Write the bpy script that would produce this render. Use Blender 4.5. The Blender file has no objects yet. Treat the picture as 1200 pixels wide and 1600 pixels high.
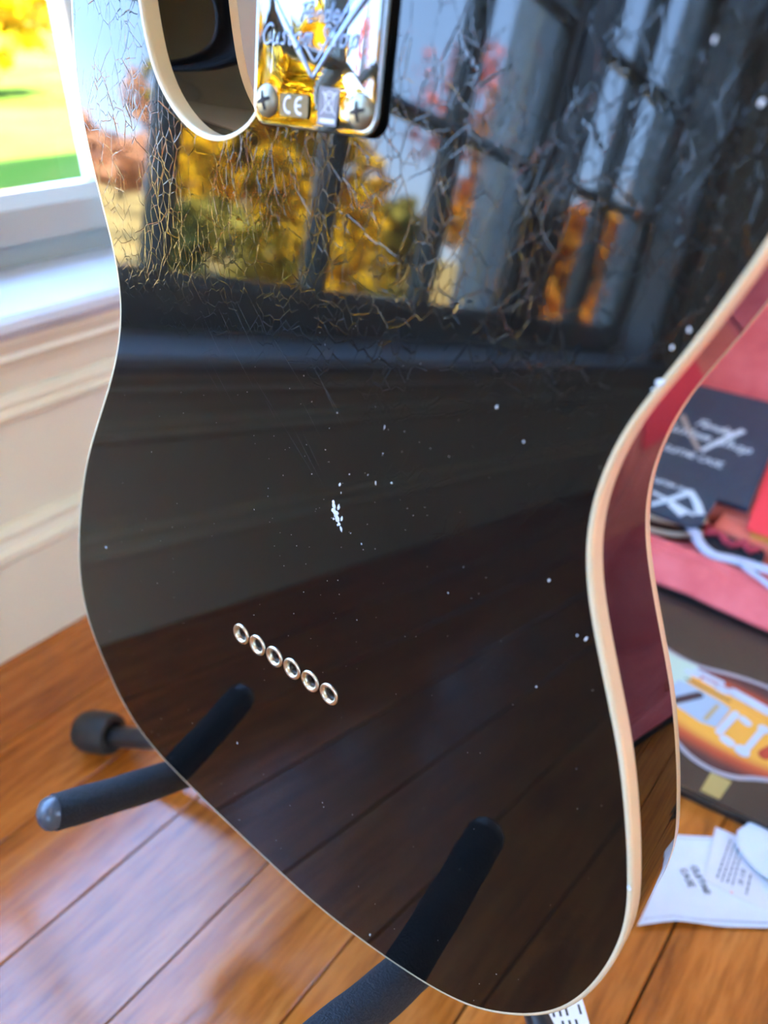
import bpy, bmesh, math, random
from mathutils import Vector, Matrix
from mathutils.geometry import tessellate_polygon

S = bpy.context.scene
COL = S.collection
random.seed(7)

# ------------------------------------------------------------------ camera
cam_d = bpy.data.cameras.new('camera')
cam = bpy.data.objects.new('camera', cam_d); COL.objects.link(cam)
RIGHT = Vector((0.772553, 0.634864, 0.010403)); DOWN = Vector((0.361015, -0.425715, -0.82972)); FWD = Vector((-0.522331, 0.644759, -0.558083))
cm = Matrix(((RIGHT.x, -DOWN.x, -FWD.x, 0.0), (RIGHT.y, -DOWN.y, -FWD.y, 0.0), (RIGHT.z, -DOWN.z, -FWD.z, 0.515), (0, 0, 0, 1)))
cam.matrix_world = cm
cam_d.sensor_fit = 'VERTICAL'; cam_d.sensor_height = 36.0; cam_d.sensor_width = 27.0
cam_d.lens = 1148.78 / 1600 * 36
cam_d.clip_start = 0.01; cam_d.clip_end = 300
cam_d.dof.use_dof = True; cam_d.dof.focus_distance = 0.288; cam_d.dof.aperture_fstop = 6.2
S.camera = cam

# ------------------------------------------------------------------ sky, sun, exposure
W = bpy.data.worlds.new('sky'); S.world = W; W.use_nodes = True
wn = W.node_tree.nodes; wl = W.node_tree.links
tc = wn.new('ShaderNodeTexCoord'); sx = wn.new('ShaderNodeSeparateXYZ'); rp = wn.new('ShaderNodeValToRGB')
wl.new(tc.outputs['Generated'], sx.inputs[0]); wl.new(sx.outputs['Z'], rp.inputs[0])
e = rp.color_ramp.elements
e[0].position = 0.0; e[0].color = (0.66, 0.80, 1.0, 1)
e[1].position = 0.6; e[1].color = (0.24, 0.44, 0.95, 1)
m_ = e.new(0.14); m_.color = (0.36, 0.58, 1.0, 1)
bg = wn['Background']; wl.new(rp.outputs[0], bg.inputs[0]); bg.inputs[1].default_value = 11.0
sun_d = bpy.data.lights.new('sun', 'SUN'); sun_d.energy = 64; sun_d.angle = 0.01; sun_d.color = (1.0, 0.93, 0.80)
sun = bpy.data.objects.new('sun', sun_d); COL.objects.link(sun)
sun.rotation_euler = Vector((-0.62, -0.10, -0.78)).to_track_quat('-Z', 'Y').to_euler()
S.view_settings.view_transform = 'Standard'; S.view_settings.look = 'None'
S.view_settings.exposure = 1.45; S.view_settings.gamma = 1.0; S.view_settings.use_curve_mapping = False
S.cycles.use_denoising = True
S.cycles.max_bounces = 10; S.cycles.diffuse_bounces = 6; S.cycles.glossy_bounces = 5; S.cycles.transparent_max_bounces = 12
S.cycles.caustics_reflective = False; S.cycles.caustics_refractive = False
S.cycles.sample_clamp_indirect = 12.0

# ------------------------------------------------------------------ helpers
def tag(o, label=None, cat=None, group=None, kind=None):
    if label: o['label'] = label
    if cat: o['category'] = cat
    if group: o['group'] = group
    if kind: o['kind'] = kind
    return o

def wloc(o):
    p = Vector((0, 0, 0))
    while o is not None:
        p += o.location; o = o.parent
    return p

def empty(name, loc, label=None, cat=None, group=None, kind=None):
    o = bpy.data.objects.new(name, None); COL.objects.link(o)
    o.location = loc; o.empty_display_size = 0.05
    return tag(o, label, cat, group, kind)

def mesh_obj(name, verts, faces, mat, parent=None, smooth=False, mats=None, fm=None, angle=None):
    vs = [Vector(v) for v in verts]
    lo = Vector([min(v[i] for v in vs) for i in range(3)]); hi = Vector([max(v[i] for v in vs) for i in range(3)])
    c = (lo + hi) / 2
    me = bpy.data.meshes.new(name)
    me.from_pydata([tuple(v - c) for v in vs], [], faces)
    for m in (mats or [mat]): me.materials.append(m)
    if fm:
        for p, i in zip(me.polygons, fm): p.material_index = i
    bm = bmesh.new(); bm.from_mesh(me)
    bmesh.ops.recalc_face_normals(bm, faces=bm.faces[:])
    bm.to_mesh(me); bm.free()
    if smooth:
        me.polygons.foreach_set('use_smooth', [True] * len(me.polygons))
        if angle: me.set_sharp_from_angle(angle=math.radians(angle))
    me.update()
    o = bpy.data.objects.new(name, me); COL.objects.link(o)
    if parent is not None:
        o.parent = parent; o.location = c - wloc(parent)
    else:
        o.location = c
    return o

class MB:
    """collects pieces of ONE mesh"""
    def __init__(s): s.v = []; s.f = []; s.m = []
    def add(s, v, f, m=0):
        n = len(s.v); s.v += [tuple(p) for p in v]; s.f += [tuple(i + n for i in q) for q in f]; s.m += [m] * len(f); return s
    def box(s, a, b, bev=0.0, m=0):
        v, f = box_vf(a, b, bev); return s.add(v, f, m)
    def tube(s, pts, r, n=10, m=0, cap=True, flat=None):
        v, f = tube_vf(pts, r, n, cap, flat); return s.add(v, f, m)
    def build(s, name, mat, parent=None, smooth=False, mats=None, angle=None):
        return mesh_obj(name, s.v, s.f, mat, parent, smooth, mats, s.m if mats else None, angle)

def box_vf(a, b, bev=0.0):
    bm = bmesh.new()
    bmesh.ops.create_cube(bm, size=1)
    a = Vector(a); b = Vector(b)
    for v in bm.verts:
        v.co = Vector([(a[i] + b[i]) / 2 + v.co[i] * (b[i] - a[i]) for i in range(3)])
    if bev > 0:
        bmesh.ops.bevel(bm, geom=bm.edges[:], offset=bev, segments=1, affect='EDGES', profile=0.5)
    bm.verts.index_update()
    v = [p.co.copy() for p in bm.verts]; f = [tuple(q.index for q in p.verts) for p in bm.faces]
    bm.free(); return v, f

def tube_vf(pts, r, n=10, cap=True, flat=None):
    """round tube along pts; r a number or a list; flat = (normal, ratio) squashes the section along that normal"""
    P = [Vector(p) for p in pts]; k = len(P)
    R = r if isinstance(r, (list, tuple)) else [r] * k
    v = []; f = []
    ref = Vector((0.123, 0.31, 0.94)) if flat is None else Vector(flat[0])
    prev = None
    for i in range(k):
        t = (P[min(i + 1, k - 1)] - P[max(i - 1, 0)])
        if t.length < 1e-9: t = Vector((0, 0, 1))
        t.normalize()
        if flat is not None:
            u = t.cross(ref); u.normalize(); w = u.cross(t)
        else:
            if prev is None:
                u = t.cross(ref)
                if u.length < 1e-3: u = t.cross(Vector((1, 0, 0)))
            else:
                u = prev - t * prev.dot(t)
            u.normalize(); w = t.cross(u); prev = u
        for j in range(n):
            a = 2 * math.pi * j / n
            v.append(P[i] + u * math.cos(a) * R[i] + w * math.sin(a) * R[i] * (1 if flat is None else flat[1]))
    for i in range(k - 1):
        for j in range(n):
            f.append((i * n + j, i * n + (j + 1) % n, (i + 1) * n + (j + 1) % n, (i + 1) * n + j))
    if cap:
        f.append(tuple(range(n))[::-1]); f.append(tuple((k - 1) * n + j for j in range(n)))
    return v, f

def lathe_vf(prof, o, ax, n=24):
    """profile [(radius, height)] turned about axis ax through o"""
    ax = Vector(ax).normalized(); o = Vector(o)
    u = ax.cross(Vector((0.3, 0.2, 0.9)));
    if u.length < 1e-3: u = ax.cross(Vector((1, 0, 0)))
    u.normalize(); w = ax.cross(u); v = []; f = []
    for r, h in prof:
        r = max(r, 1e-6)
        for j in range(n):
            a = 2 * math.pi * j / n
            v.append(o + ax * h + (u * math.cos(a) + w * math.sin(a)) * r)
    for i in range(len(prof) - 1):
        for j in range(n):
            f.append((i * n + j, i * n + (j + 1) % n, (i + 1) * n + (j + 1) % n, (i + 1) * n + j))
    return v, f

def spline(pts, step, closed=False):
    """Catmull-Rom through pts, resampled"""
    P = [Vector(p) for p in pts]; n = len(P); out = []
    rng = range(n if closed else n - 1)
    for i in rng:
        if closed: a, b, c, d = P[(i - 1) % n], P[i], P[(i + 1) % n], P[(i + 2) % n]
        else: a, b, c, d = P[max(i - 1, 0)], P[i], P[i + 1], P[min(i + 2, n - 1)]
        k = max(1, int(round((c - b).length / step)))
        for j in range(k):
            t = j / k
            out.append(0.5 * ((2 * b) + (c - a) * t + (2 * a - 5 * b + 4 * c - d) * t * t + (3 * b - a - 3 * c + d) * t ** 3))
    if not closed: out.append(P[-1])
    return out

def slab_vf(poly, lo, hi):
    """solid prism from a planar polygon: poly in world points, lo/hi offset vectors"""
    n = len(poly); lo = Vector(lo); hi = Vector(hi)
    v = [Vector(p) + lo for p in poly] + [Vector(p) + hi for p in poly]
    tri = tessellate_polygon([[Vector(p) for p in poly]])
    f = [tuple(t) for t in tri] + [tuple(i + n for i in t)[::-1] for t in tri]
    f += [(i, (i + 1) % n, n + (i + 1) % n, n + i) for i in range(n)]
    return v, f

# ------------------------------------------------------------------ materials
def mat(name, color=(0.5, 0.5, 0.5), rough=0.5, metal=0.0, ior=1.45, spec=None, sheen=0.0):
    m = bpy.data.materials.new(name); m.use_nodes = True
    b = m.node_tree.nodes['Principled BSDF']
    b.inputs['Base Color'].default_value = (*color, 1); b.inputs['Roughness'].default_value = rough
    b.inputs['Metallic'].default_value = metal; b.inputs['IOR'].default_value = ior
    if sheen:
        b.inputs['Sheen Weight'].default_value = sheen; b.inputs['Sheen Roughness'].default_value = 0.4
        b.inputs['Sheen Tint'].default_value = (*[min(1, c * 1.3 + 0.15) for c in color], 1)
    return m

class NT:
    def __init__(s, m): s.t = m.node_tree; s.b = s.t.nodes['Principled BSDF']
    def n(s, kind, **kw):
        x = s.t.nodes.new('ShaderNode' + kind)
        for k, v in kw.items(): setattr(x, k, v)
        return x
    def l(s, a, b): s.t.links.new(a, b)
    def math(s, op, a, b=None, clamp=False):
        x = s.n('Math', operation=op); x.use_clamp = clamp
        for i, q in enumerate((a, b)):
            if q is None: continue
            if isinstance(q, (int, float)): x.inputs[i].default_value = q
            else: s.l(q, x.inputs[i])
        return x.outputs[0]
    def ramp(s, fac, stops, interp='LINEAR'):
        r = s.n('ValToRGB'); r.color_ramp.interpolation = interp; el = r.color_ramp.elements
        while len(el) < len(stops): el.new(0.5)
        for q, (p, c) in zip(el, stops): q.position = p; q.color = (*c, 1) if len(c) == 3 else c
        s.l(fac, r.inputs[0]); return r.outputs[0]
    def coord(s, scale=(1, 1, 1), rot=(0, 0, 0), out='Object'):
        c = s.n('TexCoord'); mp = s.n('Mapping'); mp.inputs['Scale'].default_value = scale; mp.inputs['Rotation'].default_value = rot
        s.l(c.outputs[out], mp.inputs[0]); return mp.outputs[0]
    def noise(s, vec, scale, detail=4, rough=0.55, dist=0.0):
        x = s.n('TexNoise'); x.inputs['Scale'].default_value = scale; x.inputs['Detail'].default_value = detail
        x.inputs['Roughness'].default_value = rough; x.inputs['Distortion'].default_value = dist
        s.l(vec, x.inputs['Vector']); return x
    def bump(s, h, strength=0.3, dist=0.001):
        x = s.n('Bump'); x.inputs['Strength'].default_value = strength; x.inputs['Distance'].default_value = dist
        s.l(h, x.inputs['Height']); s.l(x.outputs[0], s.b.inputs['Normal']); return x

def noisy(name, c1, c2, scale=8, rough=0.5, bump=0.0, bscale=60, stretch=(1, 1, 1), **kw):
    m = mat(name, c1, rough, **kw); t = NT(m); v = t.coord(stretch)
    t.l(t.ramp(t.noise(v, scale).outputs['Fac'], [(0.3, c1), (0.7, c2)]), t.b.inputs['Base Color'])
    if bump: t.bump(t.noise(v, bscale, 6).outputs['Fac'], bump, 0.002)
    return m

# black lacquer with weather checking (fine crackle relief)
def lacquer(name, cracks):
    m = mat(name, (0.0035, 0.0032, 0.003), 0.03, ior=1.37); t = NT(m)
    if cracks:
        v = t.coord((1.0, 1.0, 0.62))
        d = t.noise(v, 90, 3)
        mix = t.n('VectorMath', operation='MULTIPLY_ADD'); mix.inputs[1].default_value = (0.0018, 0.0018, 0.0018)
        t.l(d.outputs['Color'], mix.inputs[0]); t.l(v, mix.inputs[2])
        hs = []
        for sc, wd, lo in ((135, 0.019, 0.42), (290, 0.030, 0.51)):
            vo = t.n('TexVoronoi', feature='DISTANCE_TO_EDGE'); vo.inputs['Scale'].default_value = sc; t.l(mix.outputs[0], vo.inputs['Vector'])
            line = t.math('SUBTRACT', 1.0, t.math('DIVIDE', vo.outputs['Distance'], wd, True))
            part = t.ramp(t.noise(v, 34 if sc < 100 else 46, 2).outputs['Fac'], [(lo - 0.06, (0, 0, 0)), (lo + 0.05, (1, 1, 1))])
            hs.append(t.math('MULTIPLY', line, part))
        h = t.math('MAXIMUM', hs[0], hs[1])
        # the checking is confined to the upper back; it fades out below the waist
        c = t.n('TexCoord'); s3 = t.n('SeparateXYZ'); t.l(c.outputs['Object'], s3.inputs[0])
        nz = t.math('MULTIPLY', t.math('SUBTRACT', t.noise(v, 18, 2).outputs['Fac'], 0.5), 0.10)
        fade = t.ramp(t.math('ADD', s3.outputs['Z'], nz), [(0.035, (0, 0, 0)), (0.075, (1, 1, 1))])
        h = t.math('MULTIPLY', h, fade)
        grain = t.noise(t.coord((1.0, 1.0, 0.18)), 900, 3)
        peel = t.noise(v, 22, 1)
        hh = t.math('SUBTRACT', t.math('ADD', t.math('MULTIPLY', grain.outputs['Fac'], 0.03), t.math('MULTIPLY', peel.outputs['Fac'], 0.10)), h)
        t.bump(hh, 1.0, 0.000013)
    return m
M = {}
M['lacquer'] = lacquer('cracked_black_lacquer', True)
M['lacquer_plain'] = lacquer('black_lacquer', False)
M['binding'] = mat('aged_cream_binding', (0.56, 0.46, 0.29), 0.2, ior=1.55)
M['chip'] = noisy('chipped_white_undercoat', (0.66, 0.67, 0.66), (0.36, 0.37, 0.38), 500, 0.4)
M['chrome'] = mat('chrome', (0.13, 0.127, 0.123), 0.03, 1.0)
M['etched_steel'] = mat('etched_steel', (0.16, 0.20, 0.27), 0.35, 0.6)
M['nickel'] = mat('aged_nickel', (0.70, 0.63, 0.49), 0.28, 1.0)
M['screw'] = mat('dull_nickel_screw', (0.26, 0.24, 0.17), 0.42, 0.8)
M['black_plastic'] = mat('black_plastic', (0.006, 0.006, 0.007), 0.25)
M['recess'] = mat('screw_recess_brown', (0.012, 0.007, 0.004), 0.8)
M['etch'] = mat('etched_grey_patch', (0.20, 0.20, 0.22), 0.6, 0.0, 1.2)
M['etch_brown'] = mat('etched_brown_patch', (0.20, 0.14, 0.06), 0.6, 0.0, 1.2)
M['etch_light'] = mat('etched_pale_mark', (0.62, 0.62, 0.62), 0.5, 0.0, 1.3)
M['ferrule_hole'] = mat('ferrule_bore', (0.03, 0.013, 0.005), 0.5, 0.0)
M['maple'] = noisy('maple_neck', (0.70, 0.44, 0.18), (0.60, 0.36, 0.14), 20, 0.25, stretch=(1, 1, 0.1))
M['rosewood'] = mat('rosewood', (0.06, 0.025, 0.015), 0.4)
M['cream_paint'] = noisy('cream_wall_paint', (0.74, 0.69, 0.50), (0.70, 0.65, 0.465), 3, 0.42, 0.05, 90)
M['white_paint'] = mat('white_gloss_trim_paint', (0.33, 0.32, 0.265), 0.12, ior=1.5)
M['jamb_paint_lit'] = mat('white_jamb_paint_lit', (0.78, 0.79, 0.75), 0.3)  # lighter copy of the trim white; sky light on the jambs put into colour
M['stool_paint_lit'] = mat('white_gloss_sill_paint_lit', (0.46, 0.48, 0.50), 0.30, ior=1.5)  # trim white again, daylight on the stool top put into a paler tone
M['post_paint'] = mat('white_post_paint', (0.88, 0.88, 0.84), 0.35)
M['ceiling'] = mat('white_ceiling_paint', (0.82, 0.80, 0.76), 0.7)
M['shade_block'] = mat('grey_shade_block', (0.55, 0.55, 0.53), 0.6)  # for the unseen house blocks added to shade the lawn
M['foam'] = noisy('black_foam_sleeve', (0.006, 0.0065, 0.0075), (0.014, 0.0155, 0.018), 500, 0.7, 0.6, 900)
M['rubber'] = noisy('black_rubber', (0.018, 0.016, 0.014), (0.03, 0.027, 0.024), 150, 0.6, 0.2, 300)
M['steel_black'] = mat('black_painted_steel', (0.016, 0.016, 0.017), 0.3)
M['endcap'] = mat('grey_plastic_end_cap', (0.055, 0.06, 0.07), 0.25)
M['label'] = mat('white_label_paper', (0.72, 0.76, 0.76), 0.5)
M['ink'] = mat('dark_grey_ink', (0.02, 0.02, 0.022), 0.6)
M['paper'] = noisy('white_paper', (0.56, 0.61, 0.66), (0.52, 0.57, 0.62), 40, 0.6, 0.1, 200)
M['slip'] = mat('off_white_paper', (0.54, 0.56, 0.60), 0.55)
M['pink'] = noisy('pink_red_plush', (0.70, 0.15, 0.15), (0.56, 0.09, 0.095), 30, 0.8, 0.5, 500, sheen=0.8)
M['orange_plush'] = noisy('salmon_plush', (0.74, 0.18, 0.12), (0.62, 0.13, 0.09), 25, 0.8, 0.4, 400, sheen=0.5)
M['tolex'] = noisy('black_case_covering', (0.014, 0.012, 0.013), (0.025, 0.02, 0.02), 200, 0.5, 0.5, 500)
M['slate'] = noisy('slate_blue_leatherette', (0.018, 0.036, 0.060), (0.025, 0.047, 0.076), 150, 0.45, 0.2, 700)
M['silver_print'] = mat('silver_foil_print', (0.48, 0.60, 0.68), 0.35)
M['gold_print'] = mat('dull_gold_foil_print', (0.30, 0.27, 0.24), 0.45)
M['red_card'] = mat('red_card', (0.80, 0.05, 0.07), 0.5)
M['tab'] = mat('orange_leather_tab', (0.55, 0.22, 0.05), 0.5)
M['white_strap'] = noisy('white_webbing', (0.44, 0.50, 0.62), (0.36, 0.42, 0.54), 200, 0.6, 0.4, 600)
M['red_yarn'] = noisy('red_chenille', (0.50, 0.05, 0.08), (0.35, 0.03, 0.05), 300, 0.9, 0.8, 600, sheen=0.6)
M['black_velvet'] = mat('black_velvet', (0.008, 0.010, 0.016), 0.9)
M['brown_leather'] = mat('dark_brown_leather', (0.035, 0.014, 0.008), 0.4)
M['cream_leather'] = mat('cream_leather', (0.55, 0.47, 0.33), 0.5)
M['book'] = mat('glossy_dark_cover', (0.040, 0.026, 0.022), 0.16, ior=1.5)
M['book_pages'] = mat('page_edges', (0.10, 0.085, 0.07), 0.6)
M['p_grey'] = mat('print_grey_binding', (0.30, 0.28, 0.31), 0.25)
M['p_mint'] = mat('print_mint', (0.40, 0.52, 0.40), 0.25)
M['p_blue'] = mat('print_pale_blue', (0.30, 0.39, 0.47), 0.25)
M['p_dark'] = mat('print_dark', (0.05, 0.03, 0.035), 0.25)
M['p_amber'] = mat('print_amber', (0.68, 0.33, 0.06), 0.25)
M['p_silver'] = mat('print_silver', (0.42, 0.49, 0.56), 0.2)
M['p_yellow'] = mat('print_dull_yellow', (0.36, 0.27, 0.09), 0.3)
M['p_red'] = mat('print_red', (0.40, 0.05, 0.03), 0.25)

# sunburst print: amber at the centre, red, then dark brown at the rim (colour of the print itself)
m = mat('print_sunburst', (0.6, 0.3, 0.05), 0.22); t = NT(m)
c = t.n('TexCoord'); mp = t.n('Mapping'); mp.inputs['Scale'].default_value = (6.6, 16.0, 0); mp.inputs['Location'].default_value = (-0.12, 0.12, 0)
t.l(c.outputs['Object'], mp.inputs[0]); g = t.n('TexGradient', gradient_type='SPHERICAL'); t.l(mp.outputs[0], g.inputs[0])
t.l(t.ramp(g.outputs['Fac'], [(0.02, (0.05, 0.025, 0.03)), (0.20, (0.09, 0.03, 0.03)), (0.38, (0.42, 0.07, 0.03)), (0.55, (0.68, 0.33, 0.05))]), t.b.inputs['Base Color'])
M['p_burst'] = m

# floor boards: every board gets its own tone, grain runs along Y
m = mat('oak_floor_boards', (0.4, 0.15, 0.05), 0.2, ior=1.5); t = NT(m)
oi = t.n('ObjectInfo'); c = t.n('TexCoord')
off = t.n('VectorMath', operation='MULTIPLY_ADD'); off.inputs[1].default_value = (37.0, 91.0, 13.0)
cmb = t.n('CombineXYZ'); [t.l(oi.outputs['Random'], cmb.inputs[i]) for i in range(3)]
t.l(cmb.outputs[0], off.inputs[0]); t.l(c.outputs['Object'], off.inputs[2])
mp = t.n('Mapping'); mp.inputs['Scale'].default_value = (1, 0.10, 1); t.l(off.outputs[0], mp.inputs[0])
n1 = t.noise(mp.outputs[0], 26, 4, 0.6, 1.6); n2 = t.noise(mp.outputs[0], 190, 5, 0.65)
col = t.ramp(n1.outputs['Fac'], [(0.28, (0.23, 0.062, 0.010)), (0.50, (0.42, 0.125, 0.016)), (0.72, (0.50, 0.175, 0.032))])
hsv = t.n('HueSaturation'); t.l(col, hsv.inputs['Color'])
t.l(t.math('ADD', 0.80, t.math('MULTIPLY', oi.outputs['Random'], 0.34)), hsv.inputs['Value'])
dk = t.ramp(n2.outputs['Fac'], [(0.38, (0.60, 0.52, 0.45)), (0.56, (1, 1, 1))])
mx = t.n('Mix', data_type='RGBA', blend_type='MULTIPLY'); mx.inputs['Factor'].default_value = 0.75
t.l(hsv.outputs[0], mx.inputs[6]); t.l(dk, mx.inputs[7]); t.l(mx.outputs[2], t.b.inputs['Base Color'])
t.l(t.ramp(t.noise(mp.outputs[0], 60, 3).outputs['Fac'], [(0.3, (0.10,) * 3), (0.7, (0.20,) * 3)]), t.b.inputs['Roughness'])
hb = t.math('ADD', t.math('MULTIPLY', n2.outputs['Fac'], 0.5), t.math('MULTIPLY', t.noise(off.outputs[0], 9, 1).outputs['Fac'], 1.6))
t.bump(hb, 0.35, 0.0012)
M['board'] = m
M['subfloor'] = mat('dark_gap', (0.03, 0.012, 0.006), 0.8)

# clear glazing
m = bpy.data.materials.new('window_glass'); m.use_nodes = True; nt = m.node_tree
for x in list(nt.nodes): nt.nodes.remove(x)
o_ = nt.nodes.new('ShaderNodeOutputMaterial'); mxs = nt.nodes.new('ShaderNodeMixShader'); tr = nt.nodes.new('ShaderNodeBsdfTransparent'); gl = nt.nodes.new('ShaderNodeBsdfGlossy'); fr = nt.nodes.new('ShaderNodeFresnel')
tr.inputs[0].default_value = (0.96, 0.98, 0.97, 1); gl.inputs['Roughness'].default_value = 0.0; fr.inputs[0].default_value = 1.3
geo = nt.nodes.new('ShaderNodeNewGeometry'); inv = nt.nodes.new('ShaderNodeMath'); inv.operation = 'MULTIPLY_ADD'
inv.inputs[1].default_value = -1.0; inv.inputs[2].default_value = 1.0; nt.links.new(geo.outputs['Backfacing'], inv.inputs[0])
mu_ = nt.nodes.new('ShaderNodeMath'); mu_.operation = 'MULTIPLY'; nt.links.new(fr.outputs[0], mu_.inputs[0]); nt.links.new(inv.outputs[0], mu_.inputs[1])
nt.links.new(mu_.outputs[0], mxs.inputs[0]); nt.links.new(tr.outputs[0], mxs.inputs[1]); nt.links.new(gl.outputs[0], mxs.inputs[2]); nt.links.new(mxs.outputs[0], o_.inputs[0])
M['glass'] = m
# crumpled clear-white plastic film
m = mat('cloudy_plastic_film', (0.72, 0.80, 0.86), 0.2); t = NT(m)
t.b.inputs['Transmission Weight'].default_value = 0.25; t.b.inputs['Alpha'].default_value = 0.92
M['film'] = m
# outdoors
m = mat('lawn_grass', (0.12, 0.25, 0.04), 0.9); t = NT(m); t.b.inputs['Specular IOR Level'].default_value = 0.0; v = t.coord()
g1 = t.ramp(t.noise(v, 0.35, 5).outputs['Fac'], [(0.42, (0.030, 0.060, 0.007)), (0.62, (0.060, 0.070, 0.014))])
s3 = t.n('SeparateXYZ'); gp = t.n('NewGeometry'); t.l(gp.outputs['Position'], s3.inputs[0])
ly = t.math('ADD', t.math('MULTIPLY', s3.outputs['Y'], -0.22), t.math('MULTIPLY', t.noise(v, 0.5, 4).outputs['Fac'], 1.2))
lit = t.ramp(ly, [(0.55, (0, 0, 0)), (0.95, (1, 1, 1))]); mx = t.n('Mix', data_type='RGBA'); t.l(lit, mx.inputs['Factor']); t.l(g1, mx.inputs[6])
t.l(t.ramp(t.noise(v, 2.2, 5).outputs['Fac'], [(0.4, (0.42, 0.27, 0.08)), (0.6, (0.50, 0.38, 0.17))]), mx.inputs[7])
t.l(mx.outputs[2], t.b.inputs['Base Color']); t.bump(t.noise(v, 25, 4).outputs['Fac'], 0.6, 0.05); M['lawn'] = m
def leaf_mat(name, a, b):
    m = mat(name, a, 0.7); t = NT(m); v = t.coord(); t.b.inputs['Specular IOR Level'].default_value = 0.1
    t.l(t.ramp(t.noise(v, 1.3, 4).outputs['Fac'], [(0.35, a), (0.65, b)]), t.b.inputs['Base Color']); return m
M['leaf_yellow'] = leaf_mat('yellow_leaves', (0.62, 0.33, 0.004), (0.48, 0.29, 0.006))
M['leaf_olive'] = leaf_mat('olive_leaves', (0.20, 0.17, 0.03), (0.36, 0.30, 0.05))
M['leaf_orange'] = leaf_mat('orange_leaves', (0.66, 0.20, 0.015), (0.60, 0.30, 0.03))
M['leaf_rust'] = leaf_mat('rust_leaves', (0.58, 0.27, 0.14), (0.48, 0.25, 0.15))
M['leaf_red'] = leaf_mat('red_leaves', (0.55, 0.06, 0.03), (0.45, 0.12, 0.05))
M['bark'] = noisy('grey_brown_bark', (0.09, 0.07, 0.055), (0.05, 0.04, 0.03), 12, 0.9, 0.6, 30, (1, 1, 0.2))

# ------------------------------------------------------------------ the room
WX = -0.597                                      # plane of the baseboard face of the window wall
Y0, Y1, X1, HC = -3.4, 2.4, 2.2, 2.55
fl = mesh_obj('floor', *box_vf((-0.77, Y0, -0.12), (X1, Y1, -0.0175)), M['subfloor']); tag(fl, kind='structure')
pitch = 0.0825; gx = -0.0072
k0 = math.floor((WX - gx) / pitch) - 0; k1 = math.ceil((X1 - gx) / pitch)
pv, pf = box_vf((-(pitch - 0.0015) / 2, (Y0 + 0.01 - Y1) / 2, -0.0085), ((pitch - 0.0015) / 2, (Y1 - Y0 - 0.01) / 2, 0.0085), 0.0006)
pm = bpy.data.meshes.new('plank'); pm.from_pydata([tuple(p) for p in pv], [], pf); pm.materials.append(M['board']); pm.update()
for k in range(k0, k1):
    o = bpy.data.objects.new('plank', pm); COL.objects.link(o); o.parent = fl
    o.location = Vector((gx + (k + 0.5) * pitch, (Y0 + Y1) / 2, -0.0085)) - wloc(fl)

WB = 0.318                                       # stool height
w1a, w1b, w2a, w2b, wt = -0.890, 0.4190, -1.47, -1.055, 2.085
ST = 0.03                                       # stile width
b = MB()
b.box((-0.77, Y0, -0.6), (WX, Y1, 0.100), 0)                      # below
b.box((-0.77, Y0, 0.100), (WX - 0.012, Y1, WB - 0.004), 0)
b.box((-0.77, Y0, wt + 0.04), (WX - 0.012, Y1, HC), 0)
b.box((-0.77, w1b + ST, WB - 0.004), (WX - 0.012, Y1, wt + 0.04), 0)
b.box((-0.77, w2b + ST, WB - 0.004), (-0.692, w1a - ST, wt + 0.04), 0)
b.box((-0.77, Y0, WB - 0.004), (WX - 0.012, w2a - ST, wt + 0.04), 0)
o = b.build('wall_left', M['cream_paint']); tag(o, kind='structure')
# right wall and back wall, each with an unseen window added to brighten the room
R_W = (0.2, 1.1, 0.95, 2.00); B_W = (0.5, 1.6, 0.75, 2.0)
b = MB(); ya, yb, za, zb_ = R_W
for a, c in (((X1, Y0, -0.6), (X1 + .15, Y1, za)), ((X1, Y0, zb_), (X1 + .15, Y1, HC)), ((X1, Y0, za), (X1 + .15, ya, zb_)), ((X1, yb, za), (X1 + .15, Y1, zb_))): b.box(a, c)
tag(b.build('wall_right', M['cream_paint']), kind='structure')
b = MB(); xa, xb, za, zb_ = B_W
for a, c in (((-0.77, Y0 - .15, -0.6), (X1 + .15, Y0, za)), ((-0.77, Y0 - .15, zb_), (X1 + .15, Y0, HC)), ((-0.77, Y0 - .15, za), (xa, Y0, zb_)), ((xb, Y0 - .15, za), (X1 + .15, Y0, zb_))): b.box(a, c)
tag(b.build('wall_back', M['cream_paint']), kind='structure')
tag(mesh_obj('wall_front', *box_vf((-0.77, Y1, -0.6), (X1 + .15, Y1 + 0.15, HC)), M['cream_paint']), kind='structure')
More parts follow.
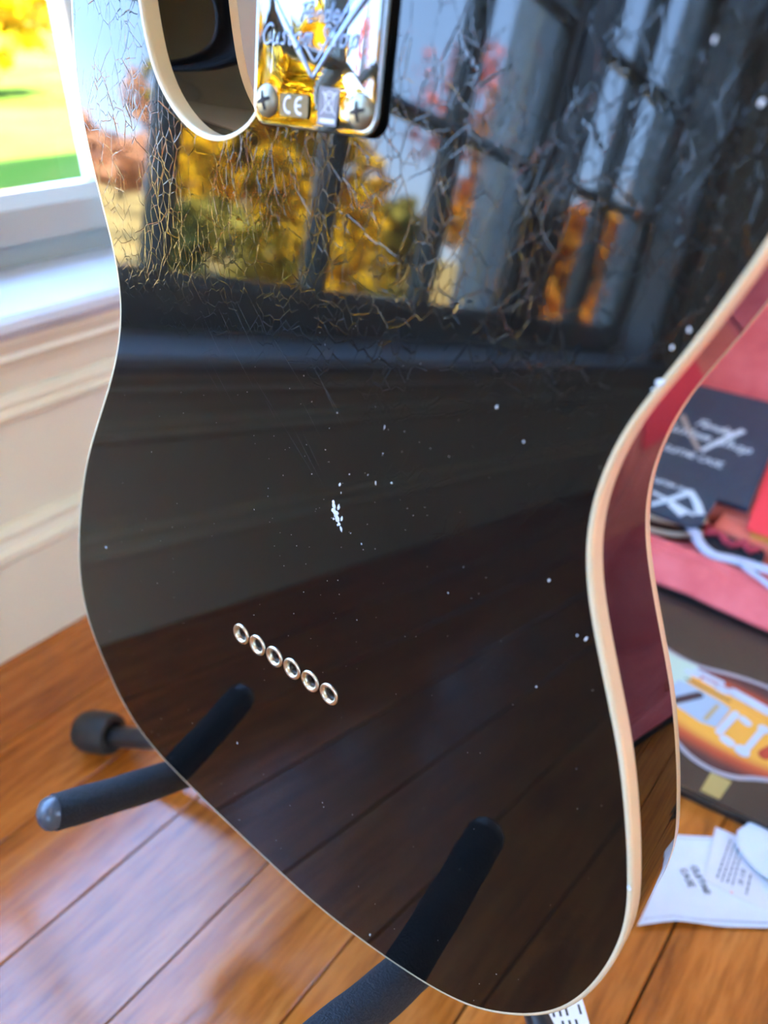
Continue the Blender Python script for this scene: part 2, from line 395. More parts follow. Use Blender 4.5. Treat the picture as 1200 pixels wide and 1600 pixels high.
def fill_light_window(idx, axis, at, p0, p1, z0, z1):
    """unseen sash window added as fill light in an opening: axis 'x' lies in a wall of constant x"""
    w = empty('window_%d' % idx, (at, (p0 + p1) / 2, z0) if axis == 'x' else ((p0 + p1) / 2, at, z0), kind='structure')  # made-up window, there only to let more light in
    def bx(nm, u0, u1, zz0, zz1, d, m, bev=0.004):
        a = (at - d, u0, zz0) if axis == 'x' else (u0, at - d, zz0); c = (at + d, u1, zz1) if axis == 'x' else (u1, at + d, zz1)
        mesh_obj(nm, *box_vf(a, c, bev), m, w)
    fw = 0.05
    bx('sash_stile', p0, p0 + fw, z0, z1, .02, M['white_paint']); bx('sash_stile', p1 - fw, p1, z0, z1, .02, M['white_paint'])
    bx('sash_rail', p0 + fw, p1 - fw, z0, z0 + fw, .02, M['white_paint']); bx('sash_rail', p0 + fw, p1 - fw, z1 - fw, z1, .02, M['white_paint'])
    us = [p0 + fw + (p1 - p0 - 2 * fw) * i / 3 for i in range(4)]; zs = [z0 + fw, (z0 + z1) / 2, z1 - fw]
    for u in us[1:-1]: bx('muntin', u - .011, u + .011, z0 + fw, z1 - fw, .013, M['white_paint'])
    bx('muntin', p0 + fw, p1 - fw, zs[1] - .011, zs[1] + .011, .012, M['white_paint'])
    for i in range(3):
        for j in range(2): bx('pane', us[i], us[i + 1], zs[j], zs[j + 1], .0015, M['glass'], 0)
fill_light_window(3, 'x', X1 + 0.08, *R_W); fill_light_window(4, 'y', Y0 - 0.08, *B_W)
tag(mesh_obj('ceiling', *box_vf((-0.77, Y0 - 0.15, HC), (X1 + 0.15, Y1 + 0.15, HC + 0.18)), M['ceiling']), kind='structure')
tag(mesh_obj('added_shade_storey', *box_vf((-1.0, Y0 - 0.3, HC + 0.18), (X1 + 0.3, 11.0, 7.5)), M['shade_block']), kind='structure')  # unseen storey, added and sized so its shadow covers the near lawn
tag(mesh_obj('added_shade_wing', *box_vf((-0.77, Y1 + 0.16, -0.62), (X1 + 0.15, 10.9, HC + 0.17)), M['shade_block']), kind='structure')  # unseen wing, added below the storey to carry the lawn shade further

def moulding(name, prof, y0, y1, m, parent=None, kind='structure'):
    """profile [(depth into the room from the wall plane, z)] run along Y"""
    n = len(prof); v = [(WX + d, y0, z) for d, z in prof] + [(WX + d, y1, z) for d, z in prof]
    f = [(i, (i + 1) % n, n + (i + 1) % n, n + i) for i in range(n)] + [tuple(range(n)), tuple(range(n, 2 * n))[::-1]]
    o = mesh_obj(name, v, f, m, parent)
    if kind: tag(o, kind=kind)
    return o
moulding('baseboard_left', [(-0.02, 0.0), (0.0015, 0.0), (0.0015, 0.098), (0.004, 0.101), (0.004, 0.108), (-0.001, 0.112), (-0.003, 0.118), (-0.002, 0.124), (-0.008, 0.129), (-0.02, 0.131)], Y0 + .01, Y1 - .01, M['cream_paint'])
moulding('trim_1', [(-0.03, 0.222), (-0.010, 0.222), (-0.003, 0.226), (-0.001, 0.231), (-0.006, 0.235), (-0.004, 0.241), (-0.010, 0.247), (-0.03, 0.247)], Y0 + .01, Y1 - .01, M['cream_paint'])
moulding('trim_2', [(-0.03, 0.250), (-0.009, 0.252), (-0.006, 0.266), (-0.002, 0.274), (0.003, 0.279), (0.001, 0.284), (0.006, 0.293), (0.006, 0.299), (-0.03, 0.299)], Y0 + .01, Y1 - .01, M['cream_paint'])
st = [(-0.13, 0.299), (0.012, 0.299), (0.017, 0.302), (0.020, 0.308), (0.018, 0.314), (0.012, 0.318), (-0.118, 0.3195), (-0.13, 0.3195)]
def window(idx, ya, yb, verts_y, bars_z, zb=0.382, zt=2.04):
    w = empty('window_%d' % idx, (-0.705, (ya + yb) / 2, WB), kind='structure')
    G = M['white_paint']
    moulding('window_stool', st, ya - 0.13 if idx == 2 else (w1a + w2b) / 2, yb + 0.13 if idx == 1 else (w1a + w2b) / 2, M['stool_paint_lit'], w, None)
    xr, xo = -0.690, -0.7180
    # sub-sill under the sash, sash rails and stiles with a bevel towards the glass
    MB().box((-0.77, ya - ST, WB - 0.004), (-0.703, yb + ST, 0.3415), 0.001).build('sash_sill', G, w)
    def bar(nm, p, q, axis):  # bevelled sash member: p, q are glass-side and wall-side coordinates
        pts = None
        if axis == 'z':   # horizontal member running along Y, glass edge p, outer edge q
            prof = [(xr, q), (xr, p + (q - p) * 0.30), (xr - 0.011, p), (xo, p), (xo, q)]
            v = [(x, ya - ST, z) for x, z in prof] + [(x, yb + ST, z) for x, z in prof]
        else:
            prof = [(xr, q), (xr, p + (q - p) * 0.30), (xr - 0.011, p), (xo, p), (xo, q)]
            v = [(x, y, zb - 0.044) for x, y in prof] + [(x, y, zt + 0.04) for x, y in prof]
        n = 5; f = [(i, (i + 1) % n, n + (i + 1) % n, n + i) for i in range(n)] + [tuple(range(n)), tuple(range(n, 2 * n))[::-1]]
        mesh_obj(nm, v, f, G, w)
    bar('sash_rail', zb, 0.3415, 'z'); bar('sash_rail', zt, zt + 0.04, 'z')
    bar('sash_stile', ya, ya - ST, 'y'); bar('sash_stile', yb, yb + ST, 'y')
    # jamb liners and head
    for q in ((ya - ST, ya - ST + .003), (yb + ST - .003, yb + ST)):
        inner = (idx == 1 and q[0] < 0) or (idx == 2 and q[0] > -1.2)
        MB().box((-0.772, q[0], WB), (-0.692 if inner else WX - 0.011, q[1], wt + .04)).build('jamb', M['jamb_paint_lit'], w)
    if idx == 1: MB().box((-0.692, w2b + ST + 0.002, WB + 0.02), (-0.683, w1a - ST - 0.002, wt + .04), 0.003).build('mullion_casing', G, w)
    # casing
    for s, y in ((-1, ya - ST), (1, yb + ST)):
        if (idx == 1 and s == -1) or (idx == 2 and s == 1): continue
        wd = 0.10
        MB().box((WX - 0.013, min(y, y + s * wd), WB), (WX + 0.006, max(y, y + s * wd), wt + 0.12), 0.003).build('casing', G, w)
    MB().box((WX - 0.013, ya - ST, wt + 0.035), (WX + 0.006, yb + ST, wt + 0.12), 0.003).build('head_casing', G, w)
    hw = 0.011
    def muntin(axis, c):
        prof = [(-0.690, -0.005), (-0.690, 0.005), (-0.703, hw), (-0.722, hw), (-0.732, 0.006), (-0.732, -0.006), (-0.722, -hw), (-0.703, -hw)]
        if axis == 'y': v = [(x, c + d, zb) for x, d in prof] + [(x, c + d, zt) for x, d in prof]
        else: v = [(x + 0.0004, ya, c + d) for x, d in prof] + [(x + 0.0004, yb, c + d) for x, d in prof]
        n = 8; f = [(i, (i + 1) % n, n + (i + 1) % n, n + i) for i in range(n)] + [tuple(range(n)), tuple(range(n, 2 * n))[::-1]]
        mesh_obj('muntin', v, f, G, w)
    for y in verts_y: muntin('y', y)
    for z in bars_z: muntin('z', z)
    ys = sorted([ya, yb] + list(verts_y)); zs = sorted([zb, zt] + list(bars_z))
    for i in range(len(ys) - 1):
        for j in range(len(zs) - 1):
            mesh_obj('pane', *box_vf((-0.7145, ys[i], zs[j]), (-0.7115, ys[i + 1], zs[j + 1])), M['glass'], w)
BZ = [0.631, 0.862, 1.10, 1.335, 1.57, 1.805]
window(1, w1a, w1b, [0.102, -0.148, -0.396, -0.645], BZ)
window(2, w2a, w2b, [-1.225], BZ)

# ------------------------------------------------------------------ the guitar
GX = Vector((0.999956, -0.008134, -0.004635)); GY = Vector((0.005824, 0.15295, 0.988217)); GN = Vector((-0.007329, -0.9882, 0.15299)); GO = Vector((-0.174785, 0.148458, 0.284932))
def G(x, y, z=0.0): return GO + GX * (x * 0.001) + GY * (y * 0.001) + GN * (z * 0.001)   # millimetres on the back face
OUT = [(-132.4, 238), (-133.3, 222), (-132.5, 207), (-129.1, 191.4), (-123.7, 175.5), (-117.6, 160), (-112.8, 146.8), (-110.4, 134), (-110.9, 121.5), (-115.2, 105.8), (-123.3, 88), (-134.7, 67), (-146, 45.1), (-154.3, 22.5), (-160.3, 0.5), (-164.1, -22), (-164.4, -44), (-160.6, -62.2), (-152.9, -77), (-142.4, -92), (-130, -106), (-114.1, -117.2), (-94.3, -123.6), (-75, -126.3), (-48.9, -128.5), (-24.5, -129.8), (-1.4, -130.8), (20.3, -131.2), (40.5, -130.2), (57.4, -127.8), (74.3, -124.6), (92, -120.1), (105.2, -115.6), (117.2, -109.6), (127.9, -101.3), (138.2, -90.5), (145.4, -80.9), (150.6, -71.8), (154.4, -62.4), (157.4, -51.4), (159.5, -40.3), (160.8, -27), (160.8, -14), (159.6, -4), (157.2, 5.4), (153.5, 18.1), (148.8, 32), (143.9, 45.0), (139.2, 55.8), (130.4, 73.7), (124.8, 85.2), (120.7, 94.3), (117.5, 103.1), (115.4, 111.4), (114.3, 118.8), (114.2, 126), (115.2, 135.6), (116.9, 144.0), (119.6, 152.1), (122.9, 159.6), (128.3, 172.6), (132.5, 184.2), (135.8, 194), (139.6, 210), (141.3, 226), (140, 242), (134.5, 257), (124, 269.5), (108, 278), (88, 282.5), (60, 284.5), (29, 285),
       (5, 284), (-20, 282), (-28, 277), (-29, 262), (-28, 242), (-26.3, 226), (-25.0, 215), (-27.2, 207.8), (-31, 203.8), (-36.7, 200.5), (-43.6, 198.2), (-49.7, 197.8), (-57, 199), (-64.8, 202.4), (-73, 208.2), (-80.1, 216.8), (-84.6, 227), (-87.6, 238), (-91, 252), (-97, 264), (-108, 271.5), (-120, 268), (-129, 255)]
P2 = [Vector((p[0], p[1])) for p in spline([(x, y, 0) for x, y in OUT], 3.0, True)]
for _ in range(6):                                # light fairing
    n = len(P2); P2 = [P2[i] * 0.5 + (P2[i - 1] + P2[(i + 1) % n]) * 0.25 for i in range(n)]
n = len(P2)
N2 = []
for i in range(n):
    t_ = P2[(i + 1) % n] - P2[i - 1]; N2.append(Vector((t_.y, -t_.x)).normalized())
area = sum(P2[i].x * P2[(i + 1) % n].y - P2[(i + 1) % n].x * P2[i].y for i in range(n))
if area < 0: N2 = [-q for q in N2]
def ring(inset, z): return [G(P2[i].x - N2[i].x * inset, P2[i].y - N2[i].y * inset, z) for i in range(n)]
def loft(rings, close=False):
    v = [p for r in rings for p in r]; f = []; k = len(rings)
    for a in range(k if close else k - 1):
        b_ = (a + 1) % k
        for i in range(n): f.append((a * n + i, a * n + (i + 1) % n, b_ * n + (i + 1) % n, b_ * n + i))
    return v, f

guitar = empty('electric_guitar', G(0, -131, -22), 'black bound single-cutaway electric guitar, crackled back facing out, on the stand', 'guitar')
TH = 44.5
FER = [(-27 + 10.8 * i, 0.0) for i in range(6)]
# body: back with six bored holes, sides, front
bm = bmesh.new()
def loop(pts):
    vs = [bm.verts.new(p) for p in pts]; return [bm.edges.new((vs[i], vs[(i + 1) % len(vs)])) for i in range(len(vs))]
ed = loop(ring(1.75, 0.0))
for x, y in FER: ed += loop([G(x + 3.6 * math.cos(a * math.pi / 10), y + 3.6 * math.sin(a * math.pi / 10)) for a in range(20)])
bmesh.ops.triangle_fill(bm, use_beauty=True, use_dissolve=False, edges=ed)
bm.verts.index_update()
body = MB(); body.add([p.co.copy() for p in bm.verts], [tuple(q.index for q in p.verts) for p in bm.faces], 0); bm.free()
v, f = loft([ring(0.06, -6.9), ring(0.06, -TH + 4.9)]); body.add(v, f, 1)
fr_ring = ring(1.75, -TH); tri = tessellate_polygon([fr_ring]); body.add(fr_ring, [tuple(q) for q in tri], 1)
for x, y in FER:
    v, f = lathe_vf([(0.0036, 0.0), (0.0036, -0.012)], G(x, y), GN, 20); body.add(v, f, 1)
bo = body.build('body', None, guitar, smooth=True, mats=[M['lacquer'], M['lacquer_plain']], angle=30)
v, f = loft([ring(1.8, -0.4), ring(1.8, 0.0), ring(1.25, 0.01), ring(0.75, -0.10), ring(0.30, -0.42), ring(0.06, -0.95), ring(0.0, -1.6), ring(0.0, -6.9), ring(1.8, -6.9)], True)
mesh_obj('back_binding', v, f, M['binding'], guitar, True, angle=40)
v, f = loft([ring(1.8, -TH + 0.4), ring(1.8, -TH), ring(1.0, -TH - .01), ring(0.4, -TH + 0.3), ring(0.0, -TH + 1.2), ring(0.0, -TH + 4.9), ring(1.8, -TH + 4.9)], True)
mesh_obj('front_binding', v, f, M['binding'], guitar, True, angle=40)
# string ferrules
for x, y in FER:
    v, f = lathe_vf([(0.0050, -0.0002), (0.0050, 0.0003), (0.0048, 0.0006), (0.0044, 0.0008), (0.0039, 0.0008), (0.0034, 0.0005), (0.0030, -0.0002), (0.0028, -0.0012), (0.0027, -0.0022)], G(x, y), GN, 32)
    fo = mesh_obj('string_ferrule', v, f, M['nickel'], guitar, True)
    v, f = lathe_vf([(0.0029, -0.0012), (0.0024, -0.0016), (0.0021, -0.0030), (0.0019, -0.0060), (0.0, -0.0062)], G(x, y), GN, 20)
    mesh_obj('ferrule_bore', v, f, M['ferrule_hole'], fo, True)
# neck plate with gasket, four screws and engraved marks
def rrect(x0, x1, y0, y1, r, k=8):
    out = []
    for cx, cy, a0 in ((x1 - r, y1 - r, 0), (x0 + r, y1 - r, 90), (x0 + r, y0 + r, 180), (x1 - r, y0 + r, 270)):
        for j in range(k + 1):
            a = math.radians(a0 + 90 * j / k); out.append((cx + r * math.cos(a), cy + r * math.sin(a)))
    return out
SCR = [(-19.3, 210.3), (19.2, 210.0), (-19.3, 261.0), (19.2, 261.0)]
R1 = rrect(-25.3, 25.7, 203.9, 268, 5.5)
v, f = slab_vf([G(x, y, 0) for x, y in rrect(-25.0, 25.4, 204.2, 267.7, 5.4)], GN * 0.00002, GN * 0.0017)
mesh_obj('plate_gasket', v, f, M['black_plastic'], guitar)
pc = (0.2, 236.0)
def plate_z(x, y):
    u = (x - pc[0]) / 25.5; w_ = (y - pc[1]) / 32.0
    z = 3.35 - 0.42 * u * u - 0.30 * w_ * w_ + 0.05 * math.sin(x * 0.23 + 1.0) * math.sin(y * 0.19)
    for sx_, sy_ in SCR:
        d2 = (x - sx_) ** 2 + (y - sy_) ** 2; z -= 0.45 * math.exp(-d2 / 34.0)
    return z
v = []; f = []; k = len(R1); RN = 22
for j in range(RN + 1):
    s = j / RN
    for x, y in R1:
        X = pc[0] + (x - pc[0]) * s; Y = pc[1] + (y - pc[1]) * s
        v.append(G(X, Y, plate_z(X, Y)))
for j, (e_, dz) in enumerate(((1.006, -0.10), (1.010, -0.35), (1.010, -1.2))):
    for x, y in R1:
        X = pc[0] + (x - pc[0]) * e_; Y = pc[1] + (y - pc[1]) * e_
        v.append(G(X, Y, max(1.7, plate_z(x, y) + dz)))
for j in range(RN + 3):
    for i in range(k): f.append((j * k + i, j * k + (i + 1) % k, (j + 1) * k + (i + 1) % k, (j + 1) * k + i))
plate = mesh_obj('neck_plate', v, f, M['chrome'], guitar, True, angle=60)
for sx_, sy_ in SCR:
    zz = plate_z(sx_, sy_); o0 = G(sx_, sy_, zz)
    v, f = lathe_vf([(0.0047, -0.0002), (0.0047, 0.0003), (0.0043, 0.0009), (0.0034, 0.0015), (0.0022, 0.0019), (0.0010, 0.0021), (0.0, 0.00212)], o0, GN, 28)
    sc = mesh_obj('plate_screw', v, f, M['screw'], guitar, True)
    a = random.uniform(0.15, 0.6); cr = MB()
    for q in range(4):
        d = GX * math.cos(a + q * math.pi / 2) + GY * math.sin(a + q * math.pi / 2); e2 = GN.cross(d)
        base = o0 + GN * 0.00214
        pts = [base + e2 * 0.00075, base + d * 0.0010 + e2 * 0.00062, base + d * 0.0027 + e2 * 0.00042, base + d * 0.0027 - e2 * 0.00042, base + d * 0.0010 - e2 * 0.00062, base - e2 * 0.00075]
        pts = [p - GN * (0.00036 * ((p - base).length / 0.0027) ** 2) for p in pts]
        v, f = slab_vf(pts, GN * -0.0004, GN * 0.00016); cr.add(v, f)
    cr.build('cross_recess', M['recess'], sc)
# ---- stroke lettering
FONT = {
 'C': [[(.75, .85), (.55, 1), (.25, .9), (.05, .5), (.2, .12), (.5, 0), (.8, .18)]],
 'F': [[(.25, 0), (.4, 1)], [(.1, .92), (.4, 1), (.95, 1.02)], [(.3, .5), (.7, .52)]],
 'S': [[(.75, .85), (.5, 1), (.22, .82), (.4, .55), (.62, .35), (.5, .05), (.2, 0), (.02, .15)]],
 'G': [[(.78, .82), (.5, 1), (.15, .8), (.05, .4), (.25, .05), (.6, .05), (.78, .4), (.45, .42)]],
 'U': [[(.1, 1), (.1, .3), (.3, 0), (.6, .05), (.72, .4), (.72, 1), (.74, 0)]], 'I': [[(.15, 1), (.15, 0)]],
 'T': [[(.35, 1), (.35, 0)], [(0, .98), (.75, 1)]], 'A': [[(0, 0), (.35, 1), (.7, 0)], [(.15, .4), (.58, .4)]],
 'R': [[(.08, 0), (.08, 1), (.5, .98), (.6, .72), (.45, .5), (.1, .48), (.65, 0)]], 'E': [[(.6, 1), (.1, 1), (.1, 0), (.62, 0)], [(.1, .52), (.5, .52)]],
 'H': [[(.08, 0), (.08, 1)], [(.65, 0), (.65, 1)], [(.08, .5), (.65, .5)]], 'O': [[(.4, 1), (.1, .8), (.05, .4), (.3, 0), (.6, .1), (.72, .55), (.6, .9), (.4, 1)]],
 'P': [[(.08, 0), (.08, 1), (.55, .95), (.6, .65), (.4, .48), (.1, .48)]], 'M': [[(.05, 0), (.1, 1), (.42, .3), (.75, 1), (.8, 0)]],
 'e': [[(.08, .28), (.5, .34), (.46, .55), (.28, .62), (.1, .45), (.08, .18), (.25, 0), (.55, .1)]],
 'n': [[(.08, 0), (.12, .6)], [(.1, .35), (.3, .6), (.46, .52), (.44, .1), (.6, .05)]],
 'd': [[(.45, .5), (.22, .6), (.06, .35), (.15, .03), (.4, .12), (.5, .6), (.56, 1.05), (.5, .2), (.65, .05)]],
 'r': [[(.08, 0), (.14, .6)], [(.12, .35), (.3, .6), (.48, .55)]],
 'u': [[(.06, .6), (.08, .15), (.25, 0), (.45, .2), (.5, .6), (.5, .1), (.65, .05)]],
 's': [[(.45, .52), (.28, .62), (.12, .48), (.34, .28), (.3, .03), (.05, .06)]],
 't': [[(.22, .95), (.18, .2), (.3, 0), (.48, .1)], [(.02, .62), (.44, .64)]],
 'o': [[(.3, .6), (.1, .45), (.1, .12), (.3, 0), (.5, .15), (.48, .48), (.3, .6), (.6, .55)]],
 'm': [[(.06, 0), (.1, .6)], [(.08, .35), (.25, .6), (.36, .5), (.35, .02)], [(.36, .35), (.52, .6), (.64, .5), (.63, .1), (.78, .05)]],
 'h': [[(.08, 0), (.16, 1.05)], [(.1, .35), (.3, .6), (.46, .5), (.44, .08), (.6, .05)]],
 'p': [[(.04, -.4), (.14, .6)], [(.12, .4), (.34, .62), (.52, .4), (.4, .05), (.12, .1)]]}
WID = {'C': .85, 'F': .8, 'S': .8, 'm': .82, 'I': .35, 'M': .95, 't': .5, 'r': .48, 's': .52}
def write(mb, text, o, u, v_, nrm, h, r, slant=0.0, gap=0.08, sides=6, flat=0.6, onto=None):
    """strokes of text from point o along u with height along v_"""
    x = 0.0
    for ch in text:
        if ch == ' ': x += 0.45; continue
        for st_ in FONT[ch]:
            pts = [Vector(o) + Vector(u) * ((x + a + b_ * slant) * h) + Vector(v_) * (b_ * h) for a, b_ in st_]
            if len(pts) > 2: pts = spline(pts, h * 0.08)
            if onto: pts = [onto(q) for q in pts]
            mb.tube(pts, r, sides, flat=(nrm, flat))
        x += WID.get(ch, .72) + gap
    return x * h
def pz(x, y, d=0.05): return G(x, y, plate_z(x, y) + d)
# engraved V wings
def wing(mb, pts, d=0.05):
    L = [pz(x, y, d) for x, y, _ in pts]; R = [w_ * 0.001 for _, _, w_ in pts]
    mb.tube(spline(L, 0.0012), [R[0] + (R[-1] - R[0]) * i / (len(spline(L, 0.0012)) - 1) for i in range(len(spline(L, 0.0012)))], 8, flat=(GN, 0.35))
b = MB()
wing(b, [(-16.9, 236.4, .35), (-12, 230.8, .8), (-6, 224.2, 1.3)]); wing(b, [(-6, 224.2, 1.3), (-3, 220.8, .9), (0, 217.3, .45)])
wing(b, [(-5.2, 227, .3), (0.6, 221.2, .5)]); wing(b, [(0, 217.2, .5), (5, 223.0, 1.0), (11, 229.6, 1.25), (19.5, 238.8, 1.5)])
wing(b, [(0.8, 221.2, .4), (8, 229.6, .6), (14, 237.2, .5)])
def onto_plate(q):
    d = q - GO; return pz(d.dot(GX) * 1000, d.dot(GY) * 1000, 0.12)
write(b, 'Custom Shop', pz(-22.0, 225.2), GX, GY, GN, 0.0050, 0.00040, 0.3, 0.03, 6, 0.6, onto_plate)
write(b, 'Fender', pz(-6.9, 230.9), GX, GY, GN, 0.0046, 0.00038, 0.3, -0.02, 6, 0.6, onto_plate)
b.build('engraved_emblem', M['etched_steel'], plate, True)
v, f = slab_vf([pz(x, y, 0.0) for x, y in rrect(-13.4, -1.0, 206.7, 212.8, 0.9, 3)], GN * -0.0001, GN * 0.00008)
ce = mesh_obj('mark_patch', v, f, M['etch_brown'], plate)
b = MB()
for cx, bar_ in ((-9.2, 0), (-4.3, 1)):
    arc = [pz(cx + 2.1 * math.cos(math.radians(a)), 209.75 + 2.1 * math.sin(math.radians(a)), 0.10) for a in range(75, 287, 15)]
    b.tube(arc, 0.00042, 6, flat=(GN, 0.3))
    if bar_: b.tube([pz(cx - 2, 209.75, 0.1), pz(cx + 0.2, 209.75, 0.1)], 0.00038, 6, flat=(GN, 0.3))
b.build('ce_mark', M['etch_light'], plate)
v, f = slab_vf([pz(x, y, 0.0) for x, y in ((3.0, 205.6), (10.4, 205.5), (11.1, 215.2), (3.4, 215.5))], GN * -0.0001, GN * 0.00008)
mesh_obj('mark_patch', v, f, M['etch'], plate)
b = MB()
for q in ([(4.2, 208.4), (10.2, 214.2)], [(9.9, 208.4), (4.6, 214.2)], [(5.6, 213.3), (6.1, 209), (8.6, 209), (9.2, 213.3), (5.6, 213.3)], [(5.2, 213.6), (7.4, 214.3), (9.6, 213.6)]):
    b.tube([pz(x, y, 0.10) for x, y in q], 0.00014, 4, flat=(GN, 0.4))
v, f = slab_vf([pz(x, y, 0.05) for x, y in ((4.0, 206.2), (9.8, 206.2), (9.8, 207.3), (4.0, 207.3))], GN * 0, GN * 0.00006); b.add(v, f)
b.build('crossed_bin_mark', M['etch_light'], plate)
# worn spots: flakes of bare undercoat
b = MB(); rc = random.Random(21)
def flake(x, y, w_, h_, rot=0.0, k=6):
    pts = []
    for j in range(k):
        a = 2 * math.pi * j / k; q = rc.uniform(0.6, 1.1)
        dx, dy = w_ / 2 * q * math.cos(a), h_ / 2 * q * math.sin(a)
        pts.append(G(x + dx * math.cos(rot) - dy * math.sin(rot), y + dx * math.sin(rot) + dy * math.cos(rot), 0.0))
    m_in = [p + GN * 0.00006 for p in pts]; cc = sum(m_in, Vector()) / k + GN * 0.00010
    v = pts + m_in + [cc]
    f = [(j, (j + 1) % k, k + (j + 1) % k, k + j) for j in range(k)] + [(k + j, k + (j + 1) % k, 2 * k) for j in range(k)]
    b.add(v, f)
BIG = [(22.2, 93.5, 1.3, 2.2), (34.9, 74.8, 1.1, 1.3), (-134, -4.1, 2.4, 1.9), (78, 139.8, 1.1, 1.6), (38.9, 120.8, .7, 2.2), (38, 100.1, .6, 2.0), (34.3, 101.8, .4, 1.4), (88.5, 132.7, .9, 1.2), (105.9, 94.5, 1.1, 1.4), (110.5, 56.9, 1.0, 1.3), (121.2, 81.9, .8, 2.4), (118.4, 81.4, .7, 1.0), (-27.6, -66.6, 1.6, 1.7), (65.1, -117.6, 1.2, 2.6), (123.9, 172.9, 1.1, 2.0), (121.2, 168.1, 1.1, 1.5), (111.7, 230.2, 1.0, 2.4), (124.6, 219.7, 1.4, 2.1), (119.6, 157.3, .9, 1.3), (23.1, 90.6, .8, 1.2), (18.1, 119.1, .9, .9), (44.6, 102.7, 1.2, 1.3)]
for x, y, w_, h_ in BIG: flake(x, y, w_ * .8, h_ * .8, rc.uniform(-.3, .3), 7)
for x, y, w_, h_, a in ((20.3, 84.3, 1.4, 2.6, .3), (20.6, 82.3, 1.7, 2.4, 0), (22.6, 79.8, 1.6, 3.6, .55), (21.4, 80.8, 1.2, 1.6, .6), (22.5, 79.5, 1.2, 1.5, .5), (23.6, 78.2, 1.1, 1.7, .6), (24.8, 76.6, .9, 2.6, .5), (20.0, 85.6, .9, 1.6, 0), (21.6, 81.6, 2.2, 2.2, .4), (22.4, 83.9, .6, 1.9, -.1), (24.6, 80.8, .9, 2.4, -.2), (22.7, 84.6, .9, 2.6, -.15), (20.8, 79.0, .8, 1.0, 0), (23.0, 77.4, .8, .9, .3)): flake(x, y, w_ * 1.5, h_, a, 7)
cnt = 0
while cnt < 190:
    if rc.random() < 0.45: x, y = rc.gauss(28, 30), rc.gauss(85, 42)
    else: x, y = rc.uniform(-150, 152), rc.uniform(-124, 150)
    if abs(x) > 150 or not -122 < y < 160: continue
    # keep inside the outline
    ins = False
    for i in range(n):
        p, q = P2[i - 1], P2[i]
        if (p.y > y) != (q.y > y) and x < (q.x - p.x) * (y - p.y) / (q.y - p.y) + p.x: ins = not ins
    if not ins: continue
    s = rc.choice((.16, .2, .22, .25, .3, .42)); flake(x, y, s, s * rc.uniform(.8, 1.8), rc.uniform(0, 3), 5); cnt += 1
# dents on the binding edge
for x, y, w_, h_ in ((121.0, 159.3, 3.0, 2.2), (156.2, 4.2, 1.6, 2.2)): flake(x, y, w_, h_, .4, 8)
co = b.build('paint_chips', M['chip'], guitar); co['kind'] = 'stuff'
b = MB(); rs = random.Random(5)
for i in range(16):
    x0, y0_ = rs.uniform(-55, 5), rs.uniform(108, 150); L = rs.uniform(10, 34); a = math.radians(rs.gauss(-46, 4))
    p, q = G(x0, y0_, .02), G(x0 + L * math.cos(a), y0_ + L * math.sin(a), .02); u = (q - p).normalized().cross(GN) * 0.00003
    b.add([p, (p + q) / 2 - u, q, (p + q) / 2 + u], [(0, 1, 2, 3)])
sc_ = b.build('scratches', mat('grey_scratch', (0.10, 0.10, 0.10), 0.5), guitar); sc_['kind'] = 'stuff'
# neck, fingerboard and headstock (rise out of the frame above the plate)
b = MB()
sec = []
for y, hw_, th in ((214, 28, 14), (282, 27.5, 15), (290, 27, 23), (330, 26.5, 22), (672, 21, 20), (684, 21, 16)):
    top = -TH - 2.0
    sec.append([G(hw_ * math.sin(a) * (1 if abs(math.sin(a)) < .99 else 1), y, top + th * max(0, math.cos(a)) ** 0.8 * (1 if y > 285 else 0.98)) for a in [math.radians(q) for q in range(-90, 91, 15)]])
v = [p for s_ in sec for p in s_]; k = len(sec[0])
f = [(i * k + j, i * k + (j + 1) % k, (i + 1) * k + (j + 1) % k, (i + 1) * k + j) for i in range(len(sec) - 1) for j in range(k)] + [tuple(range(k)), tuple((len(sec) - 1) * k + j for j in range(k))]
mesh_obj('neck', v, f, M['maple'], guitar, True, angle=40)
v, f = slab_vf([G(x, y, -TH - 2) for x, y in ((-28, 212), (28, 212), (21, 680), (-21, 680))], GN * -0.006, GN * 0.0)
mesh_obj('fingerboard', v, f, M['rosewood'], guitar)
v, f = slab_vf([G(x, y, -TH - 8) for x, y in ((-21, 676), (21, 676), (24, 700), (40, 730), (44, 770), (38, 850), (20, 868), (0, 866), (-16, 852), (-22, 820), (-24, 720))], GN * -0.007, GN * 0.007)
mesh_obj('headstock', v, f, M['maple'], guitar)
for i in range(6):
    v, f = lathe_vf([(0.0, 0.012), (0.005, 0.012), (0.0065, 0.010), (0.0065, 0.0), (0.0, 0.0)], G(-10 + i * 1.0, 712 + i * 25, -TH - 1.2), GN, 14)
    mesh_obj('tuner', v, f, M['nickel'], guitar, True, angle=40)

